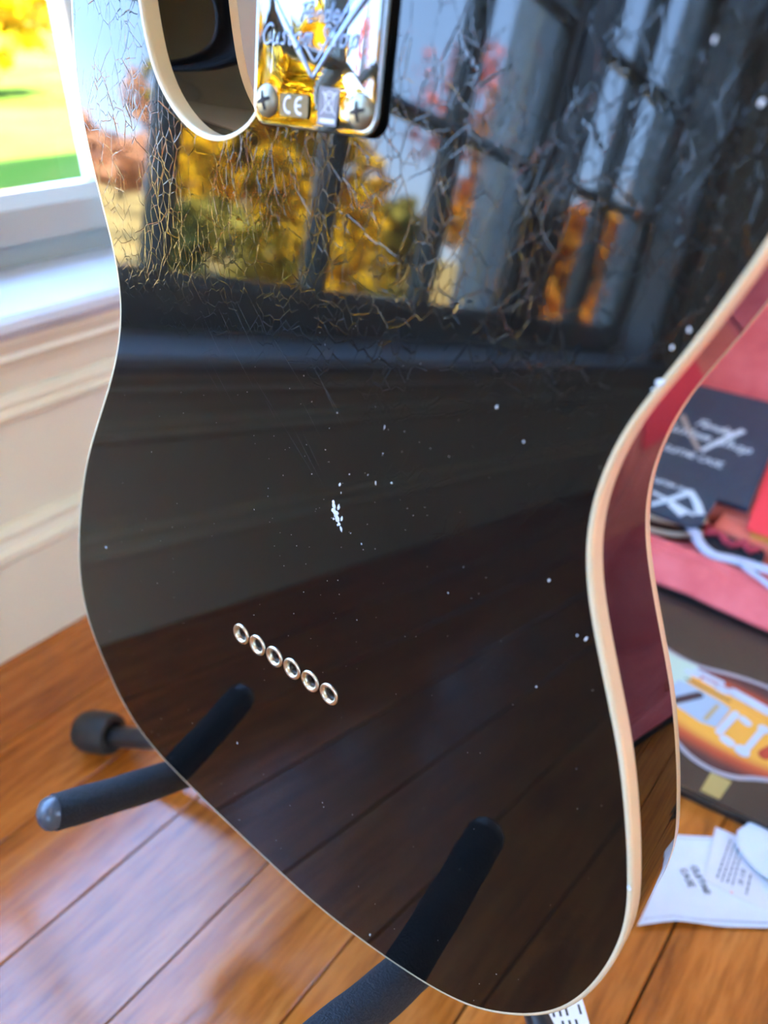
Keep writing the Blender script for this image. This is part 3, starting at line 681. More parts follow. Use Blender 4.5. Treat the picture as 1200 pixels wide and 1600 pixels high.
# ------------------------------------------------------------------ the stand
stand = empty('guitar_stand', (-0.19, 0.27, 0.0), 'black tubular guitar stand with foam covered support arms under the guitar', 'guitar stand')
hub = Vector((-0.185, 0.265, 0.125))
def legs(pts, nm='leg', r=0.0085):
    return MB().tube(spline(pts, 0.02), r, 14).build(nm, M['steel_black'], stand, True, angle=50)
def capped(a, bb, r, nm, m, parent, L=0.03):
    a = Vector(a); bb = Vector(bb); d = (bb - a).normalized()
    prof = [(0.0, 0.0), (r * 0.55, r * 0.10), (r * 0.85, r * 0.36), (r, r * 0.8), (r, L * 0.86), (r * 0.9, L), (r * 0.6, L)]
    v, f = lathe_vf(prof, a, d, 22); return mesh_obj(nm, v, f, m, parent, True, angle=45)
lg = legs([(-0.440, 0.163, 0.0195), (-0.386, 0.183, 0.035), hub]); capped((-0.455, 0.157, 0.0175), (-0.386, 0.183, 0.032), 0.0172, 'rubber_foot', M['rubber'], lg, 0.038)
lg2 = legs([(0.060, 0.100, 0.020), (0.005, 0.145, 0.075), (-0.043, 0.183, 0.098), hub]); capped((0.071, 0.091, 0.0175), (0.030, 0.125, 0.05), 0.0172, 'rubber_foot', M['rubber'], lg2, 0.038)
lg3 = legs([(-0.215, 0.540, 0.0195), (-0.205, 0.45, 0.06), hub]); capped((-0.217, 0.556, 0.0175), (-0.21, 0.5, 0.035), 0.0172, 'rubber_foot', M['rubber'], lg3, 0.038)
MB().tube([hub - Vector((0, 0.004, 0.04)), hub, hub + Vector((0, 0.02, 0.16)), hub + Vector((0.0, 0.085, 0.86))], 0.0095, 14).build('column', M['steel_black'], stand, True, angle=50)
v, f = lathe_vf([(0.0, -0.03), (0.016, -0.03), (0.018, -0.02), (0.018, 0.03), (0.014, 0.036), (0.0, 0.036)], hub, (0, 0.1, 1), 18); mesh_obj('hub', v, f, M['black_plastic'], stand, True, angle=40)
A1 = [Vector((-0.2545, 0.235, 0.105)), Vector((-0.262, 0.129, 0.1505)), Vector((-0.2712, 0.069, 0.1765))]
A2 = [Vector((-0.088, 0.235, 0.105)), Vector((-0.0925, 0.129, 0.1525)), Vector((-0.0995, 0.052, 0.1865))]
MB().tube(spline([A1[0], (-0.225, 0.252, 0.105), (-0.17, 0.256, 0.106), (-0.115, 0.252, 0.105), A2[0]], 0.01), 0.0075, 12).build('yoke_bar', M['steel_black'], stand, True, angle=50)
for A, r in ((A1, 0.0094), (A2, 0.0104)):
    d = (A[2] - A[1]).normalized(); pts = spline(A, 0.008)
    pts[-1] = A[2] - d * 0.001
    ao = MB().tube(pts, [r * (1 + 0.02 * math.sin(i * 1.7)) for i in range(len(pts))], 20).build('support_arm', M['foam'], stand, True, angle=50)
    v, f = lathe_vf([(r * 0.93, -0.001), (r * 0.92, 0.0015), (r * 0.80, 0.0042), (r * 0.5, 0.0064), (r * 0.2, 0.0072), (0.0, 0.0073)], A[2], d, 20)
    tag(mesh_obj('end_cap', v, f, M['endcap'], ao, True), 'grey rounded end cap')
# paper label wrapped on the front leg
b = MB(); q0 = Vector((-0.050, 0.1888, 0.1005)); dl = Vector((0.048, -0.038, -0.023)).normalized(); sd = Vector((0.7, 0.7, 0.0)).normalized()
up = sd.cross(dl).normalized()
if up.z < 0: up = -up
base = q0 + up * 0.0090
quad = [base - dl * 0.012, base + dl * 0.050, base + dl * 0.050 + sd * 0.021, base - dl * 0.012 + sd * 0.021]
v, f = slab_vf(quad, up * 0, up * 0.0004); lb = mesh_obj('sticker', v, f, M['label'], lg2); lb['label'] = 'white printed sticker wrapped on the leg'
b = MB()
for r_ in range(5):
    for c_ in range(9):
        if (r_ * 7 + c_ * 5) % 4 == 0: continue
        p = base + dl * (-0.009 + c_ * 0.006) + sd * (0.004 + r_ * 0.0034) + up * 0.00045
        b.add([p, p + dl * 0.0042, p + dl * 0.0042 + sd * 0.0012, p + sd * 0.0012], [(0, 1, 2, 3)])
b.build('print_lines', M['ink'], lb)

# ------------------------------------------------------------------ papers on the floor
def sheet(poly, z, thick, name, m, parent=None, lift=None, step=0.006):
    """paper sheet: polygon cut to a grid, lifted by lift(x, y), with thickness"""
    bm = bmesh.new(); vs = [bm.verts.new((x, y, 0)) for x, y in poly]; bm.faces.new(vs)
    xs = [p[0] for p in poly]; ys = [p[1] for p in poly]
    x = min(xs) + step
    while x < max(xs):
        bmesh.ops.bisect_plane(bm, geom=bm.verts[:] + bm.edges[:] + bm.faces[:], plane_co=(x, 0, 0), plane_no=(1, 0, 0)); x += step
    y = min(ys) + step
    while y < max(ys):
        bmesh.ops.bisect_plane(bm, geom=bm.verts[:] + bm.edges[:] + bm.faces[:], plane_co=(0, y, 0), plane_no=(0, 1, 0)); y += step
    r = bmesh.ops.solidify(bm, geom=bm.faces[:], thickness=thick)
    for q in bm.verts:
        q.co.z = abs(q.co.z) + z + (lift(q.co.x, q.co.y) if lift else 0)
    bm.verts.index_update()
    v = [q.co.copy() for q in bm.verts]; f = [tuple(p.index for p in q.verts) for q in bm.faces]; bm.free()
    return mesh_obj(name, v, f, m, parent, True, angle=40)
def elift(x, y):
    d = (y - 0.3129) * 0.8 - (x + 0.0268) * 0.55          # distance in from the near edge
    return 0.006 * max(0, 1 - d / 0.045) ** 2 * (0.4 + 0.6 * max(0, math.sin((x + 0.03) * 70)))
ENV = [(-0.0265, 0.3120), (-0.0270, 0.3300), (-0.0284, 0.3500), (-0.0300, 0.3680), (-0.0325, 0.3968), (-0.0105, 0.4130), (0.030, 0.4440), (0.105, 0.400), (0.090, 0.388), (0.0430, 0.3690), (0.0225, 0.3525), (-0.0074, 0.3312)]
env = sheet(ENV, 0.0006, 0.0006, 'paper_envelope', M['paper'], None, elift)
tag(env, 'white paper envelope with GUITAR CASE handwritten on it, lying on the floorboards', 'envelope')
b = MB()
fl_pts = [(-0.025, 0.3194), (-0.0102, 0.3334), (0.0042, 0.3426), (0.042, 0.3723), (0.09, 0.409)]
b.tube([(x, y, 0.0014 + elift(x, y)) for x, y in fl_pts], 0.0004, 4)
b.tube([(x, y, 0.0014 + elift(x, y)) for x, y in ((-0.031, 0.3945), (-0.0112, 0.4098), (0.028, 0.440))], 0.0003, 4)
fo_ = b.build('fold_line', mat('fold_shadow_grey', (0.35, 0.37, 0.42), 0.7), env)
b = MB()
def ewrite(text, p, q, h):
    p = Vector((*p, 0.0013)); q = Vector((*q, 0.0013)); u = (q - p).normalized(); L = (q - p).length
    v_ = Vector((-u.y, u.x, 0)); wsum = sum(WID.get(c_, .72) + .08 for c_ in text); 
    s_ = L / (wsum * h)
    for a in range(1):
        x = 0.0
        for ch in text:
            for st_ in FONT[ch]:
                pts = [p + u * ((x + a_ * 1.0) * h * s_) + v_ * (b_ * h) for a_, b_ in st_]
                pts = [q_ + Vector((0, 0, elift(q_.x, q_.y) + 0.0003)) for q_ in pts]
                if len(pts) > 2: pts = spline(pts, h * 0.1)
                b.tube(pts, 0.00038, 5, flat=((0, 0, 1), 0.4))
            x += WID.get(ch, .72) + .08
ewrite('GUITAR', (-0.0140, 0.3795), (0.0018, 0.3640), 0.0044)
ewrite('CASE', (-0.0190, 0.3720), (-0.0082, 0.3620), 0.0042)
b.build('handwriting', M['ink'], env)
SL = [(-0.0109, 0.4227), (0.0085, 0.4262), (0.0415, 0.3815), (0.0200, 0.3775), (-0.0028, 0.3749), (-0.0068, 0.3960)]
slip = sheet(SL, 0.0016, 0.0004, 'printed_slip', M['slip']); tag(slip, 'off-white printed slip of paper lying on the white envelope', 'paper slip')
b = MB(); rl = random.Random(4)
def pline(mb, p, q, w_, z, dash=True):
    p = Vector((*p, z)); q = Vector((*q, z)); u = (q - p).normalized(); s_ = Vector((-u.y, u.x, 0)) * (w_ / 2); L = (q - p).length; x = 0
    while x < L:
        l_ = rl.uniform(0.002, 0.005) if dash else L
        l_ = min(l_, L - x); a = p + u * x; c_ = p + u * (x + l_)
        mb.add([a - s_, c_ - s_, c_ + s_, a + s_], [(0, 1, 2, 3)]); x += l_ + 0.0009
for i in range(4):
    pline(b, (0.0015 + i * 0.0034, 0.4190 - i * 0.0015 - (i == 3) * 0.006), (0.0040 + i * 0.0034, 0.3815 + i * 0.0006), 0.0011, 0.00206)
pline(b, (0.0218, 0.4010), (0.0240, 0.3835), 0.0012, 0.00206)
for i in range(9): 
    y = 0.4010 - i * 0.0016
    if i == 4: continue
    b.add([(0.0150 + i * .0002, y, .00206), (0.0186 + i * .0002, y + 0.0004, .00206), (0.0186 + i * .0002, y - 0.0006 + (i % 3) * .0003, .00206), (0.0150 + i * .0002, y - 0.0010 + (i % 3) * .0003, .00206)], [(0, 1, 2, 3)])
b.build('print_lines', M['ink'], slip)
v, f = lathe_vf([(0.0, 0.00210), (0.0011, 0.00208), (0.0012, 0.0020)], (0.0155, 0.3785, 0), (0, 0, 1), 10); mesh_obj('orange_dot', v, f, mat('salmon_print', (0.75, 0.35, 0.22), 0.5), slip)
rb = random.Random(9); bumps = [(rb.uniform(-.01, .07), rb.uniform(.39, .46), rb.uniform(.004, .012), rb.uniform(-1, 1.2)) for _ in range(40)]
def blift(x, y): return 0.0045 + 0.0035 * sum(a * math.exp(-((x - bx) ** 2 + (y - by) ** 2) / (s_ * s_)) for bx, by, s_, a in bumps) * 0.6 
def bl2(x, y): return max(0.0009, blift(x, y))
bag = sheet([(0.0080, 0.4400), (0.0030, 0.4270), (0.0078, 0.4120), (0.0180, 0.4065), (0.0300, 0.4010), (0.062, 0.4020), (0.072, 0.425), (0.050, 0.4400), (0.022, 0.4420)], 0.0016, 0.0004, 'plastic_bag', M['film'], None, bl2, 0.003)
tag(bag, 'crumpled cloudy white plastic bag on the slip beside the dark book', 'plastic bag')

# ------------------------------------------------------------------ the book with a guitar on its cover
book = empty('book', (0.06, 0.54, 0.0), 'dark glossy book with a sunburst guitar on its cover lying on the floor', 'book')
BZt = 0.0120
def lin(p, q, s_): return p[0] + (q[0] - p[0]) * s_, p[1] + (q[1] - p[1]) * s_
bk = [(-0.150, 0.4205), (0.160, 0.4575), (0.148, 0.6545), (-0.168, 0.6545)]
def bslab(poly, z0, z1, nm, m, parent): 
    v, f = slab_vf([(x, y, 0) for x, y in poly], (0, 0, z0), (0, 0, z1)); return mesh_obj(nm, v, f, m, parent)
def ins(poly, d):
    cx = sum(p[0] for p in poly) / len(poly); cy = sum(p[1] for p in poly) / len(poly)
    return [(x + (cx - x) * d, y + (cy - y) * d) for x, y in poly]
bslab(bk, 0.0, 0.0022, 'back_cover', M['book'], book)
bslab(ins(bk, 0.03), 0.0022, 0.0098, 'pages', M['book_pages'], book)
cov = bslab(bk, 0.0098, BZt, 'front_cover', M['book'], book)
def pr(poly, nm, m, lv): 
    return bslab(poly, BZt - 0.0002, BZt + 0.00015 * lv, nm, m, cov)
top = [(-0.1500, 0.6000), (-0.1300, 0.5860), (-0.1122, 0.5768), (-0.0936, 0.5735), (-0.0763, 0.5750), (-0.0553, 0.5820), (-0.0336, 0.5870), (-0.0150, 0.5880), (0.010, 0.5840), (0.030, 0.5720), (0.042, 0.5540)]
bot = [(0.046, 0.532), (0.042, 0.512), (0.030, 0.4960), (0.0150, 0.4850), (0.0000, 0.4757), (-0.0100, 0.4680), (-0.0211, 0.4632), (-0.0334, 0.4613), (-0.0470, 0.4628), (-0.0597, 0.4680), (-0.075, 0.4780), (-0.092, 0.4880), (-0.110, 0.4860), (-0.130, 0.476), (-0.15, 0.478), (-0.154, 0.50), (-0.150, 0.53), (-0.152, 0.57)]
ol = [(p.x, p.y) for p in spline([(x, y, 0) for x, y in top + bot], 0.006, True)]
pr(ol, 'printed_guitar_edge', M['p_grey'], 1)
def inset2(poly, d):
    out = []
    for i in range(len(poly)):
        a = Vector(poly[i - 1]); c_ = Vector(poly[(i + 1) % len(poly)]); t_ = (c_ - a).normalized(); nn = Vector((-t_.y, t_.x))
        ar = 1 if sum(poly[k][0] * poly[(k + 1) % len(poly)][1] - poly[(k + 1) % len(poly)][0] * poly[k][1] for k in range(len(poly))) > 0 else -1
        out.append((poly[i][0] + nn.x * d * ar, poly[i][1] + nn.y * d * ar))
    return out
pr(inset2(ol, 0.0045), 'printed_sunburst_body', M['p_burst'], 2)
pr([(-0.140, 0.565), (-0.118, 0.5735), (-0.0983, 0.5695), (-0.0800, 0.5710), (-0.0790, 0.5620), (-0.0800, 0.5470), (-0.084, 0.5300), (-0.094, 0.5160), (-0.122, 0.5120), (-0.142, 0.52)], 'printed_pickguard', M['p_mint'], 3)
pr([(-0.094, 0.5130), (-0.0880, 0.5420), (-0.0790, 0.5440), (-0.0554, 0.5420), (-0.0400, 0.5380), (-0.0425, 0.5090), (-0.0550, 0.5060), (-0.072, 0.5095)], 'printed_plate', M['p_blue'], 4)
def pbar(p, q, w_, nm, m, lv):
    p = Vector(p); q = Vector(q); u = (q - p).normalized(); s_ = Vector((-u.y, u.x)) * (w_ / 2); out = []
    a0 = math.atan2(u.y, u.x)
    for c_, st_ in ((q, -90), (p, 90)):
        for k in range(7):
            a = a0 + math.radians(st_ + 180 * k / 6); out.append((c_.x + math.cos(a) * w_ / 2, c_.y + math.sin(a) * w_ / 2))
    return pr(out, nm, m, lv)
pbar((-0.0815, 0.5150), (-0.0670, 0.5360), 0.0075, 'printed_pickup', M['p_dark'], 5)
pbar((-0.0530, 0.5120), (-0.0500, 0.5340), 0.0035, 'printed_pole_pieces', M['p_yellow'], 5)
pbar((-0.0800, 0.5455), (-0.0430, 0.5420), 0.0035, 'printed_trim', M['p_amber'], 5)
pbar((-0.0790, 0.5535), (-0.0080, 0.5480), 0.0045, 'printed_trim', M['p_amber'], 5)
pbar((-0.0840, 0.5480), (-0.0430, 0.5465), 0.0010, 'printed_string', M['p_dark'], 6)
for a, c_, w_ in (((-0.0860, 0.5580), (-0.0760, 0.5580), .0055), ((-0.0800, 0.5645), (-0.0560, 0.5640), .0050), ((-0.0700, 0.5570), (-0.0590, 0.5560), .0050), ((-0.0555, 0.5560), (-0.0500, 0.5560), .0090), ((-0.0440, 0.5590), (-0.0140, 0.5560), .0100)):
    pbar(a, c_, w_, 'printed_switch_plate', M['p_silver'], 6)
pbar((-0.0390, 0.5055), (-0.0345, 0.5350), 0.0062, 'printed_bridge', M['p_silver'], 6)
pbar((-0.0330, 0.5010), (-0.0280, 0.5000), 0.0080, 'printed_knob', M['p_silver'], 6)
pbar((-0.0150, 0.5045), (-0.0110, 0.5310), 0.0052, 'printed_bridge', M['p_silver'], 6)
pbar((-0.0185, 0.4985), (-0.0165, 0.4980), 0.0105, 'printed_knob', M['p_silver'], 7)
pbar((-0.0110, 0.5330), (-0.0100, 0.5330), 0.0085, 'printed_knob', M['p_silver'], 7)
pbar((-0.0280, 0.5330), (-0.0230, 0.5310), 0.0065, 'printed_knob', M['p_silver'], 7)
pbar((-0.0020, 0.5060), (0.0060, 0.5250), 0.0100, 'printed_trim', M['p_red'], 5)
pr([(-0.0302, 0.4605), (-0.0144, 0.4625), (-0.0165, 0.4400), (-0.0308, 0.4385)], 'printed_label', M['p_yellow'], 3)

# ------------------------------------------------------------------ the open case behind
case = empty('guitar_case', (0.08, 0.85, 0.0), 'open guitar case lined in pink red plush standing behind the black guitar', 'guitar case')
cx0, cx1 = -0.40, 0.62
def extr(prof, x0, x1, nm, m, parent, smooth=True):
    k = len(prof); NS = 26
    v = []; 
    for j in range(NS + 1):
        x = x0 + (x1 - x0) * j / NS
        wob = 0.0012 * math.sin(x * 37) + 0.0008 * math.sin(x * 91 + 1)
        v += [(x, y, z + wob * (1 if z > 0.01 else 0)) for y, z in prof]
    f = [(j * k + i, j * k + (i + 1) % k, (j + 1) * k + (i + 1) % k, (j + 1) * k + i) for j in range(NS) for i in range(k)] + [tuple(range(k)), tuple(NS * k + i for i in range(k))]
    return mesh_obj(nm, v, f, m, parent, smooth, angle=50)
extr([(0.662, 0.0005), (0.662, 0.012), (0.668, 0.012), (1.045, 0.012), (1.05, 0.0005)], cx0, cx1, 'base_shell', M['tolex'], case, False)
rim = [(0.6690, 0.012), (0.6560, 0.0185), (0.6555, 0.0215), (0.6590, 0.0245), (0.6650, 0.0300), (0.6730, 0.0368), (0.6800, 0.0410), (0.6840, 0.0418), (0.6868, 0.0408), (0.6900, 0.0438), (0.6960, 0.0450), (0.7020, 0.0440), (0.7065, 0.0400), (0.7080, 0.0300), (0.7080, 0.012)]
fr_ = extr(rim, cx0, cx1, 'front_rim', M['pink'], case)
extr([(0.7085, 0.0122), (0.7085, 0.0160), (1.00, 0.0200), (1.00, 0.0122)], cx0 + .02, cx1 - .02, 'interior_lining', M['pink'], case)
extr([(1.000, 0.012), (1.001, 0.062), (1.010, 0.072), (1.035, 0.074), (1.046, 0.066), (1.048, 0.012)], cx0, cx1, 'back_rim', M['pink'], case)
for x0, x1 in ((cx0 - 0.002, cx0 + 0.03), (cx1 - 0.03, cx1 + 0.002)):
    MB().box((x0, 0.664, 0.0126), (x1, 1.044, 0.058), 0.006).build('end_rim', M['pink'], case, True, angle=50)
lid = [(1.052, 0.070), (1.062, 0.086), (1.085, 0.16), (1.115, 0.25), (1.150, 0.345), (1.185, 0.435), (1.196, 0.444), (1.210, 0.438), (1.170, 0.34), (1.105, 0.15), (1.072, 0.060)]
extr(lid, cx0, cx1, 'lid_lining', M['pink'], case)
extr([(1.064, 0.002), (1.073, 0.060), (1.106, 0.15), (1.171, 0.34), (1.211, 0.440), (1.222, 0.430), (1.182, 0.33), (1.118, 0.14), (1.084, 0.050), (1.080, 0.002)], cx0, cx1, 'lid_shell', M['tolex'], case)
# padded block and accessory compartment inside
extr([(0.812, 0.0185), (0.812, 0.038), (0.818, 0.0432), (0.990, 0.0865), (0.997, 0.082), (0.997, 0.0205)], -0.34, 0.30, 'padded_block', M['orange_plush'], case)
cl = extr([(0.766, 0.0170), (0.766, 0.036), (0.769, 0.040), (0.803, 0.040), (0.8065, 0.036), (0.8065, 0.0176)], -0.140, 0.36, 'compartment', M['orange_plush'], case)
v, f = slab_vf([(x, y, 0.0402) for x, y in rrect(-0.104, -0.062, 0.771, 0.787, 0.006, 5)], (0, 0, 0), (0, 0, 0.002)); tag(mesh_obj('pull_tab', v, f, M['tab'], cl), 'orange leather pull tab')

# ------------------------------------------------------------------ things lying in the case
NF = Vector((0, -0.25, 1)).normalized(); UF = Vector((1, 0, 0)); VF = Vector((0, 1, 0.25)).normalized()
def FP(x, y, d=0.0): return Vector((x, y, 0.045 + (y - 0.80) * 0.25)) + NF * d
folder = empty('certificate_folder', FP(-0.22, 0.90), 'large slate blue folder with silver winged emblem propped in the pink case', 'folder')
fq = [(-0.118, 0.808), (-0.139, 1.004), (-0.345, 0.996), (-0.330, 0.802)]
v, f = slab_vf([FP(x, y) for x, y in fq], NF * 0.0006, NF * 0.0032); mesh_obj('back_board', v, f, M['slate'], folder)
v, f = slab_vf([FP(x, y) for x, y in ins(fq, 0.03)], NF * 0.0032, NF * 0.0048); mesh_obj('inner_sheets', v, f, M['paper'], folder)
v, f = slab_vf([FP(x, y) for x, y in fq], NF * 0.0048, NF * 0.0072); fc = mesh_obj('front_board', v, f, M['slate'], folder)
def flat_stroke(mb, pts, w0, w1, nrm):
    L = len(pts); mb.tube(pts, [w0 + (w1 - w0) * i / (L - 1) for i in range(L)], 6, flat=(nrm, 0.15))
b = MB(); flat_stroke(b, [FP(-0.2005, 0.8760, .0074), FP(-0.1880, 0.9040, .0074), FP(-0.1715, 0.9350, .0074)], 0.0030, 0.0042, NF)
b.build('emblem_wing', M['silver_print'], fc)
b = MB(); flat_stroke(b, [FP(-0.2490, 0.9300, .0073), FP(-0.2280, 0.9040, .0073), FP(-0.2030, 0.8750, .0073)], 0.0040, 0.0024, NF)
b.build('emblem_wing', M['gold_print'], fc)
b = MB()
write(b, 'Custom Shop', FP(-0.262, 0.8960, .0074), UF, VF, NF, 0.0150, 0.00125, 0.3, 0.0, 5, 0.2)
write(b, 'Fender', FP(-0.2290, 0.9190, .0074), UF, VF, NF, 0.0130, 0.0013, 0.3, -0.02, 5, 0.2)
b.build('script_lettering', M['silver_print'], fc)
b = MB(); write(b, 'GUITAR CASE', FP(-0.2420, 0.8580, .0074), UF, VF, NF, 0.0095, 0.0010, 0.0, 0.04, 5, 0.2)
b.build('capital_lettering', M['silver_print'], fc)
NT2 = NF
def TP(x, y, d=0.0): return Vector((x, y, 0.060 + (y - 0.76) * 0.25)) + NT2 * d
# small emblem tag leaning on the strap coil
tgp = rrect(-0.250, -0.148, 0.730, 0.790, 0.012, 4)
v, f = slab_vf([TP(x, y) for x, y in tgp], NT2 * -0.004, NT2 * 0.0); tg = mesh_obj('emblem_pouch', v, f, M['slate'])
tag(tg, 'small dark blue pouch with silver emblem lying in front of the large folder', 'pouch')
b = MB(); flat_stroke(b, [TP(-0.2070, 0.7400, .0002), TP(-0.1920, 0.7590, .0002), TP(-0.1765, 0.7810, .0002)], 0.0026, 0.0042, NT2)
flat_stroke(b, [TP(-0.1765, 0.7790, .0002), TP(-0.1640, 0.7660, .0002), TP(-0.1545, 0.7520, .0002)], 0.0040, 0.0050, NT2)
flat_stroke(b, [TP(-0.1900, 0.7530, .0002), TP(-0.1700, 0.7430, .0002)], 0.0040, 0.0050, NT2); flat_stroke(b, [TP(-0.2150, 0.7600, .0002), TP(-0.1950, 0.7570, .0002), TP(-0.160, 0.748, .0002)], 0.0022, 0.0022, NT2)
b.build('emblem', M['silver_print'], tg)
b = MB(); write(b, 'CUSTOM SHOP', TP(-0.2260, 0.7770, .0002), UF, VF, NT2, 0.0062, 0.0007, 0, 0.02, 5, 0.2); b.build('capital_lettering', M['silver_print'], tg)
# coiled leather strap with pale edges under the pouch
strap = empty('leather_strap', (-0.18, 0.71, 0.02), 'dark brown leather strap with cream edges coiled under the small pouch', 'strap')
arc = spline([(-0.260, 0.7450, 0), (-0.225, 0.7370, 0), (-0.200, 0.7360, 0), (-0.178, 0.7425, 0), (-0.160, 0.7550, 0), (-0.151, 0.7690, 0)], 0.006)
v = []; k = len(arc)
for p in arc: v += [(p.x, p.y - 0.001, 0.0180), (p.x, p.y + 0.0015, 0.0180), (p.x, p.y + 0.0015, 0.0430), (p.x, p.y - 0.001, 0.0430)]
f = [(4 * i + j, 4 * i + (j + 1) % 4, 4 * i + 4 + (j + 1) % 4, 4 * i + 4 + j) for i in range(k - 1) for j in range(4)] + [(0, 1, 2, 3), (4 * k - 1, 4 * k - 2, 4 * k - 3, 4 * k - 4)]
mesh_obj('band', v, f, M['brown_leather'], strap)
MB().tube([(p.x, p.y, 0.0432) for p in arc], 0.0034, 8).build('cream_edge', M['cream_leather'], strap, True)
MB().tube([(p.x, p.y - 0.003, 0.0280) for p in arc], 0.0030, 8).build('cream_edge', M['cream_leather'], strap, True)
# white webbing, red chenille cord, black bag, red card
wp = spline([(-0.166, 0.760, 0.0420), (-0.158, 0.739, 0.0470), (-0.1490, 0.7270, 0.0490), (-0.1390, 0.7120, 0.0495), (-0.1220, 0.7000, 0.0495), (-0.0965, 0.7060, 0.0495), (-0.060, 0.7120, 0.0490), (-0.02, 0.716, 0.0480)], 0.004)
ws = MB().tube(wp, 0.0058, 10, flat=((0, -0.3, 1), 0.3)).build('white_webbing', M['white_strap'], None, True)
tag(ws, 'white webbing strap draped over the near pink rim of the case', 'strap')
w2 = spline([(-0.0960, 0.7060, 0.0510), (-0.0850, 0.6990, 0.0490), (-0.0690, 0.6930, 0.0475), (-0.048, 0.684, 0.0455)], 0.004)
MB().tube(w2, 0.0035, 8, flat=((0, -0.3, 1), 0.4)).build('loose_end', M['white_strap'], ws, True)
bb = spline([(-0.143, 0.730, 0.0), (-0.120, 0.726, 0.0), (-0.085, 0.726, 0.0), (-0.078, 0.740, 0.0), (-0.085, 0.7590, 0.0), (-0.115, 0.7600, 0.0), (-0.138, 0.7580, 0.0)], 0.008, True)
v, f = slab_vf([(p.x, p.y, 0) for p in bb], (0, 0, 0.0175), (0, 0, 0.0395)); bv = mesh_obj('velvet_bag', v, f, M['black_velvet'], None, True, angle=40)
tag(bv, 'black velvet bag tucked behind the near rim under the red cord', 'bag')
rc2 = spline([(-0.144, 0.7560, 0.0430), (-0.140, 0.7460, 0.0430), (-0.1330, 0.7530, 0.0430), (-0.1260, 0.7500, 0.0430), (-0.1180, 0.7410, 0.0430), (-0.1090, 0.7430, 0.0430), (-0.1030, 0.7550, 0.0430), (-0.0960, 0.7430, 0.0430), (-0.0885, 0.7510, 0.0430)], 0.002)
ry = MB().tube(rc2, [0.0034 * (1 + 0.35 * math.sin(i * 2.3) * math.sin(i * 0.9)) for i in range(len(rc2))], 9).build('chenille_cord', M['red_yarn'], None, True)
tag(ry, 'fuzzy red cord lying on the black velvet bag', 'cord')
v, f = slab_vf([(x, y, 0.0) for x, y in ((-0.1130, 0.7760), (-0.1080, 0.8040), (0.040, 0.8040), (0.040, 0.7760))], (0, 0, 0.0404), (0, 0, 0.0416))
FPc = [(-0.1095, 0.7790), (-0.1270, 0.9000), (0.060, 0.9080), (0.070, 0.7860)]
v, f = slab_vf([Vector((x, y, 0.0436 + max(0, y - 0.815) * 0.26)) for x, y in FPc], NF * 0.0, NF * 0.0016); rcd = mesh_obj('red_card', v, f, M['red_card'])
tag(rcd, 'plain red card lying to the right of the slate folder', 'card')

# ------------------------------------------------------------------ outdoors
GZ = -0.62
gv = [(-160, -120, GZ), (-0.77, -120, GZ), (-0.77, 120, GZ), (-160, 120, GZ)]
lw = mesh_obj('lawn', [(x, y, z - d) for d in (0, 0.3) for x, y, z in gv], [(0, 1, 2, 3), (7, 6, 5, 4), (0, 1, 5, 4), (1, 2, 6, 5), (2, 3, 7, 6), (3, 0, 4, 7)], M['lawn']); tag(lw, kind='structure')
def tree(bear, dist, h0, h1, wd, leaf, label, seed, nl=1500, ls=0.3, trunk=True, grp='autumn trees beyond the lawn'):
    """bear: degrees from -X towards -Y seen from the window"""
    rt = random.Random(seed); a = math.radians(bear)
    bx, by = -0.7 - dist * math.cos(a), -0.3 - dist * math.sin(a)
    r = empty('autumn_tree' if trunk else 'autumn_shrub', (bx, by, GZ), label, 'tree' if trunk else 'shrub', grp)
    if trunk:
        b = MB(); hh = GZ + h0 + (h1 - h0) * 0.55
        b.tube([(bx, by, GZ), (bx + .1, by, GZ + (h0) * 0.6 + .3), (bx, by + .1, hh)], [wd * 0.06 + .05, wd * 0.045 + .04, 0.03], 8)
        for q in range(5):
            aa = rt.uniform(0, 6.28); z0 = GZ + h0 * 0.7 + (h1 - h0) * 0.1 * q
            b.tube([(bx, by, z0), (bx + math.cos(aa) * wd * .25, by + math.sin(aa) * wd * .25, z0 + (h1 - h0) * .12), (bx + math.cos(aa) * wd * .4, by + math.sin(aa) * wd * .4, z0 + (h1 - h0) * .3)], [.06, .04, .015], 6)
        b.build('trunk', M['bark'], r, True)
    v = []; f = []; cz = GZ + (h0 + h1) / 2; hz = (h1 - h0) / 2
    lobes = [(rt.gauss(0, .33), rt.gauss(0, .33), rt.uniform(-.62, .62), rt.uniform(.30, .48)) for _ in range(14)]
    for i in range(nl):
        L_ = rt.choice(lobes); d = Vector((rt.gauss(0, 1), rt.gauss(0, 1), rt.gauss(0, 1))).normalized() * (L_[3] * rt.uniform(.6, 1.0))
        c_ = Vector((bx + (L_[0] + d.x) * wd * .8, by + (L_[1] + d.y) * wd * .8, max(GZ + 0.1, cz + (L_[2] + d.z) * hz)))
        u = Vector((rt.gauss(0, 1), rt.gauss(0, 1), rt.gauss(0, .6))).normalized(); w_ = u.cross(Vector((rt.gauss(0, 1), rt.gauss(0, 1), rt.gauss(0, 1)))).normalized()
        s_ = ls * rt.uniform(.6, 1.2); k = len(v)
        v += [c_ + u * s_, c_ + w_ * s_ * .6, c_ - u * s_, c_ - w_ * s_ * .6]; f.append((k, k + 1, k + 2, k + 3))
    o = mesh_obj('crown', v, f, M[leaf], r); o['kind'] = 'stuff'
    return r
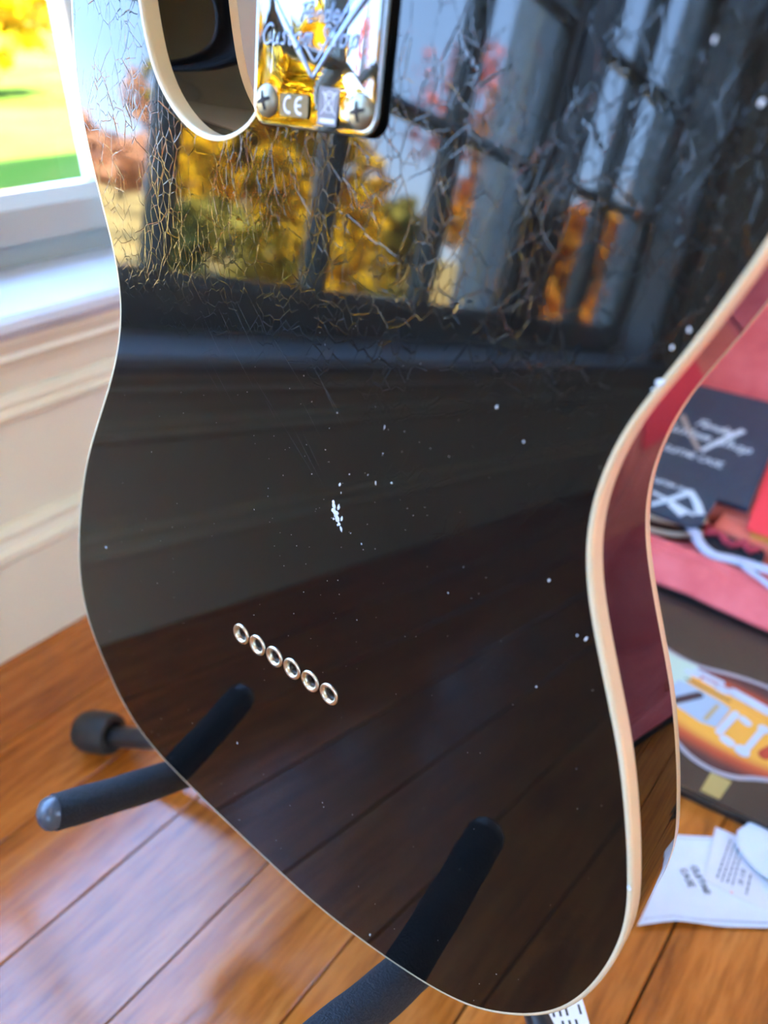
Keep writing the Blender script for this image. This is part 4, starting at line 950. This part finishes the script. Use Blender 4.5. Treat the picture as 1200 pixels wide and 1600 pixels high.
for px_, py_, lab in ((-1.60, -2.22, 'white square post outside the big window'), (-1.60, -3.72, 'white square post outside the narrow window')):
    r = empty('porch_post', (px_, py_, GZ), lab, 'post', 'white porch posts outside')
    MB().box((px_ - .05, py_ - .05, GZ + .1), (px_ + .05, py_ + .05, 2.5), .006).build('shaft', M['post_paint'], r)
    MB().box((px_ - .065, py_ - .065, GZ), (px_ + .065, py_ + .065, GZ + .12), .008).build('plinth', M['post_paint'], r)
    MB().box((px_ - .07, py_ - .07, 2.5), (px_ + .07, py_ + .07, 2.58), .008).build('cap', M['post_paint'], r)
TREES = [
 (38.5, 7.5, 0.0, 1.15, 0.9, 'leaf_olive', 'small olive shrub on the leaf strewn lawn below the olive tree', 21, 900, .10, False),
 (47.5, 6.5, 0.0, 1.05, 1.0, 'leaf_yellow', 'small yellow shrub at the foot of the bright yellow tree', 22, 1000, .09, False),
 (51.5, 7.5, 0.0, 0.80, 0.8, 'leaf_olive', 'smallest olive shrub nearest the narrow window', 23, 800, .09, False),
 (28, 40, 0.6, 4.8, 4.0, 'leaf_rust', 'low rust brown tree on the far side of the lawn', 1, 1400, .35, True),
 (32.5, 56, 0.3, 4.4, 4.0, 'leaf_rust', 'most distant rust brown tree low on the horizon', 24, 1200, .4, True),
 (37, 31, 0.6, 5.0, 3.6, 'leaf_rust', 'taller rust brown tree farther right on the far lawn', 2, 1400, .35, True),
 (41.5, 17, 1.0, 5.2, 2.4, 'leaf_olive', 'olive green tree with yellowing crown beyond the lawn', 3, 1800, .28, True),
 (45.5, 10, 0.4, 3.6, 1.6, 'leaf_yellow', 'bright yellow tree nearest the big window', 4, 2200, .17, True),
 (53, 17, 0.3, 2.0, 1.5, 'leaf_olive', 'low olive shrub beside the yellow tree', 5, 1400, .22, False),
 (55, 27, 3.2, 8.5, 3.0, 'leaf_red', 'tall thin red maple behind the low olive shrub', 6, 260, .26, True),
 (58.5, 15, 0.8, 4.6, 0.7, 'leaf_orange', 'slender orange tree between the window bars', 7, 1400, .17, True),
 (67.5, 10, 0.1, 2.1, 1.5, 'leaf_orange', 'dense orange tree seen through the narrow window', 8, 2000, .16, True),
 (70.5, 23, 1.6, 8.0, 1.3, 'leaf_orange', 'tall thin orange tree at the end of the lawn', 9, 1000, .16, True),
 (-22, 15, 0.0, 4.2, 3.6, 'leaf_yellow', 'broad yellow tree straight out from the window', 10, 2200, .28, True),
 (-42, 24, 0.2, 5.0, 3.6, 'leaf_yellow', 'yellow tree farther left past the broad one', 11, 1800, .28, True),
 (-2, 27, 0.4, 5.0, 3.6, 'leaf_orange', 'golden orange tree behind the broad yellow one', 12, 1600, .3, True)]
for q in TREES:
    tree(q[0], q[1], q[2], q[3], q[4], q[5], q[6], q[7], q[8], q[9], q[10])
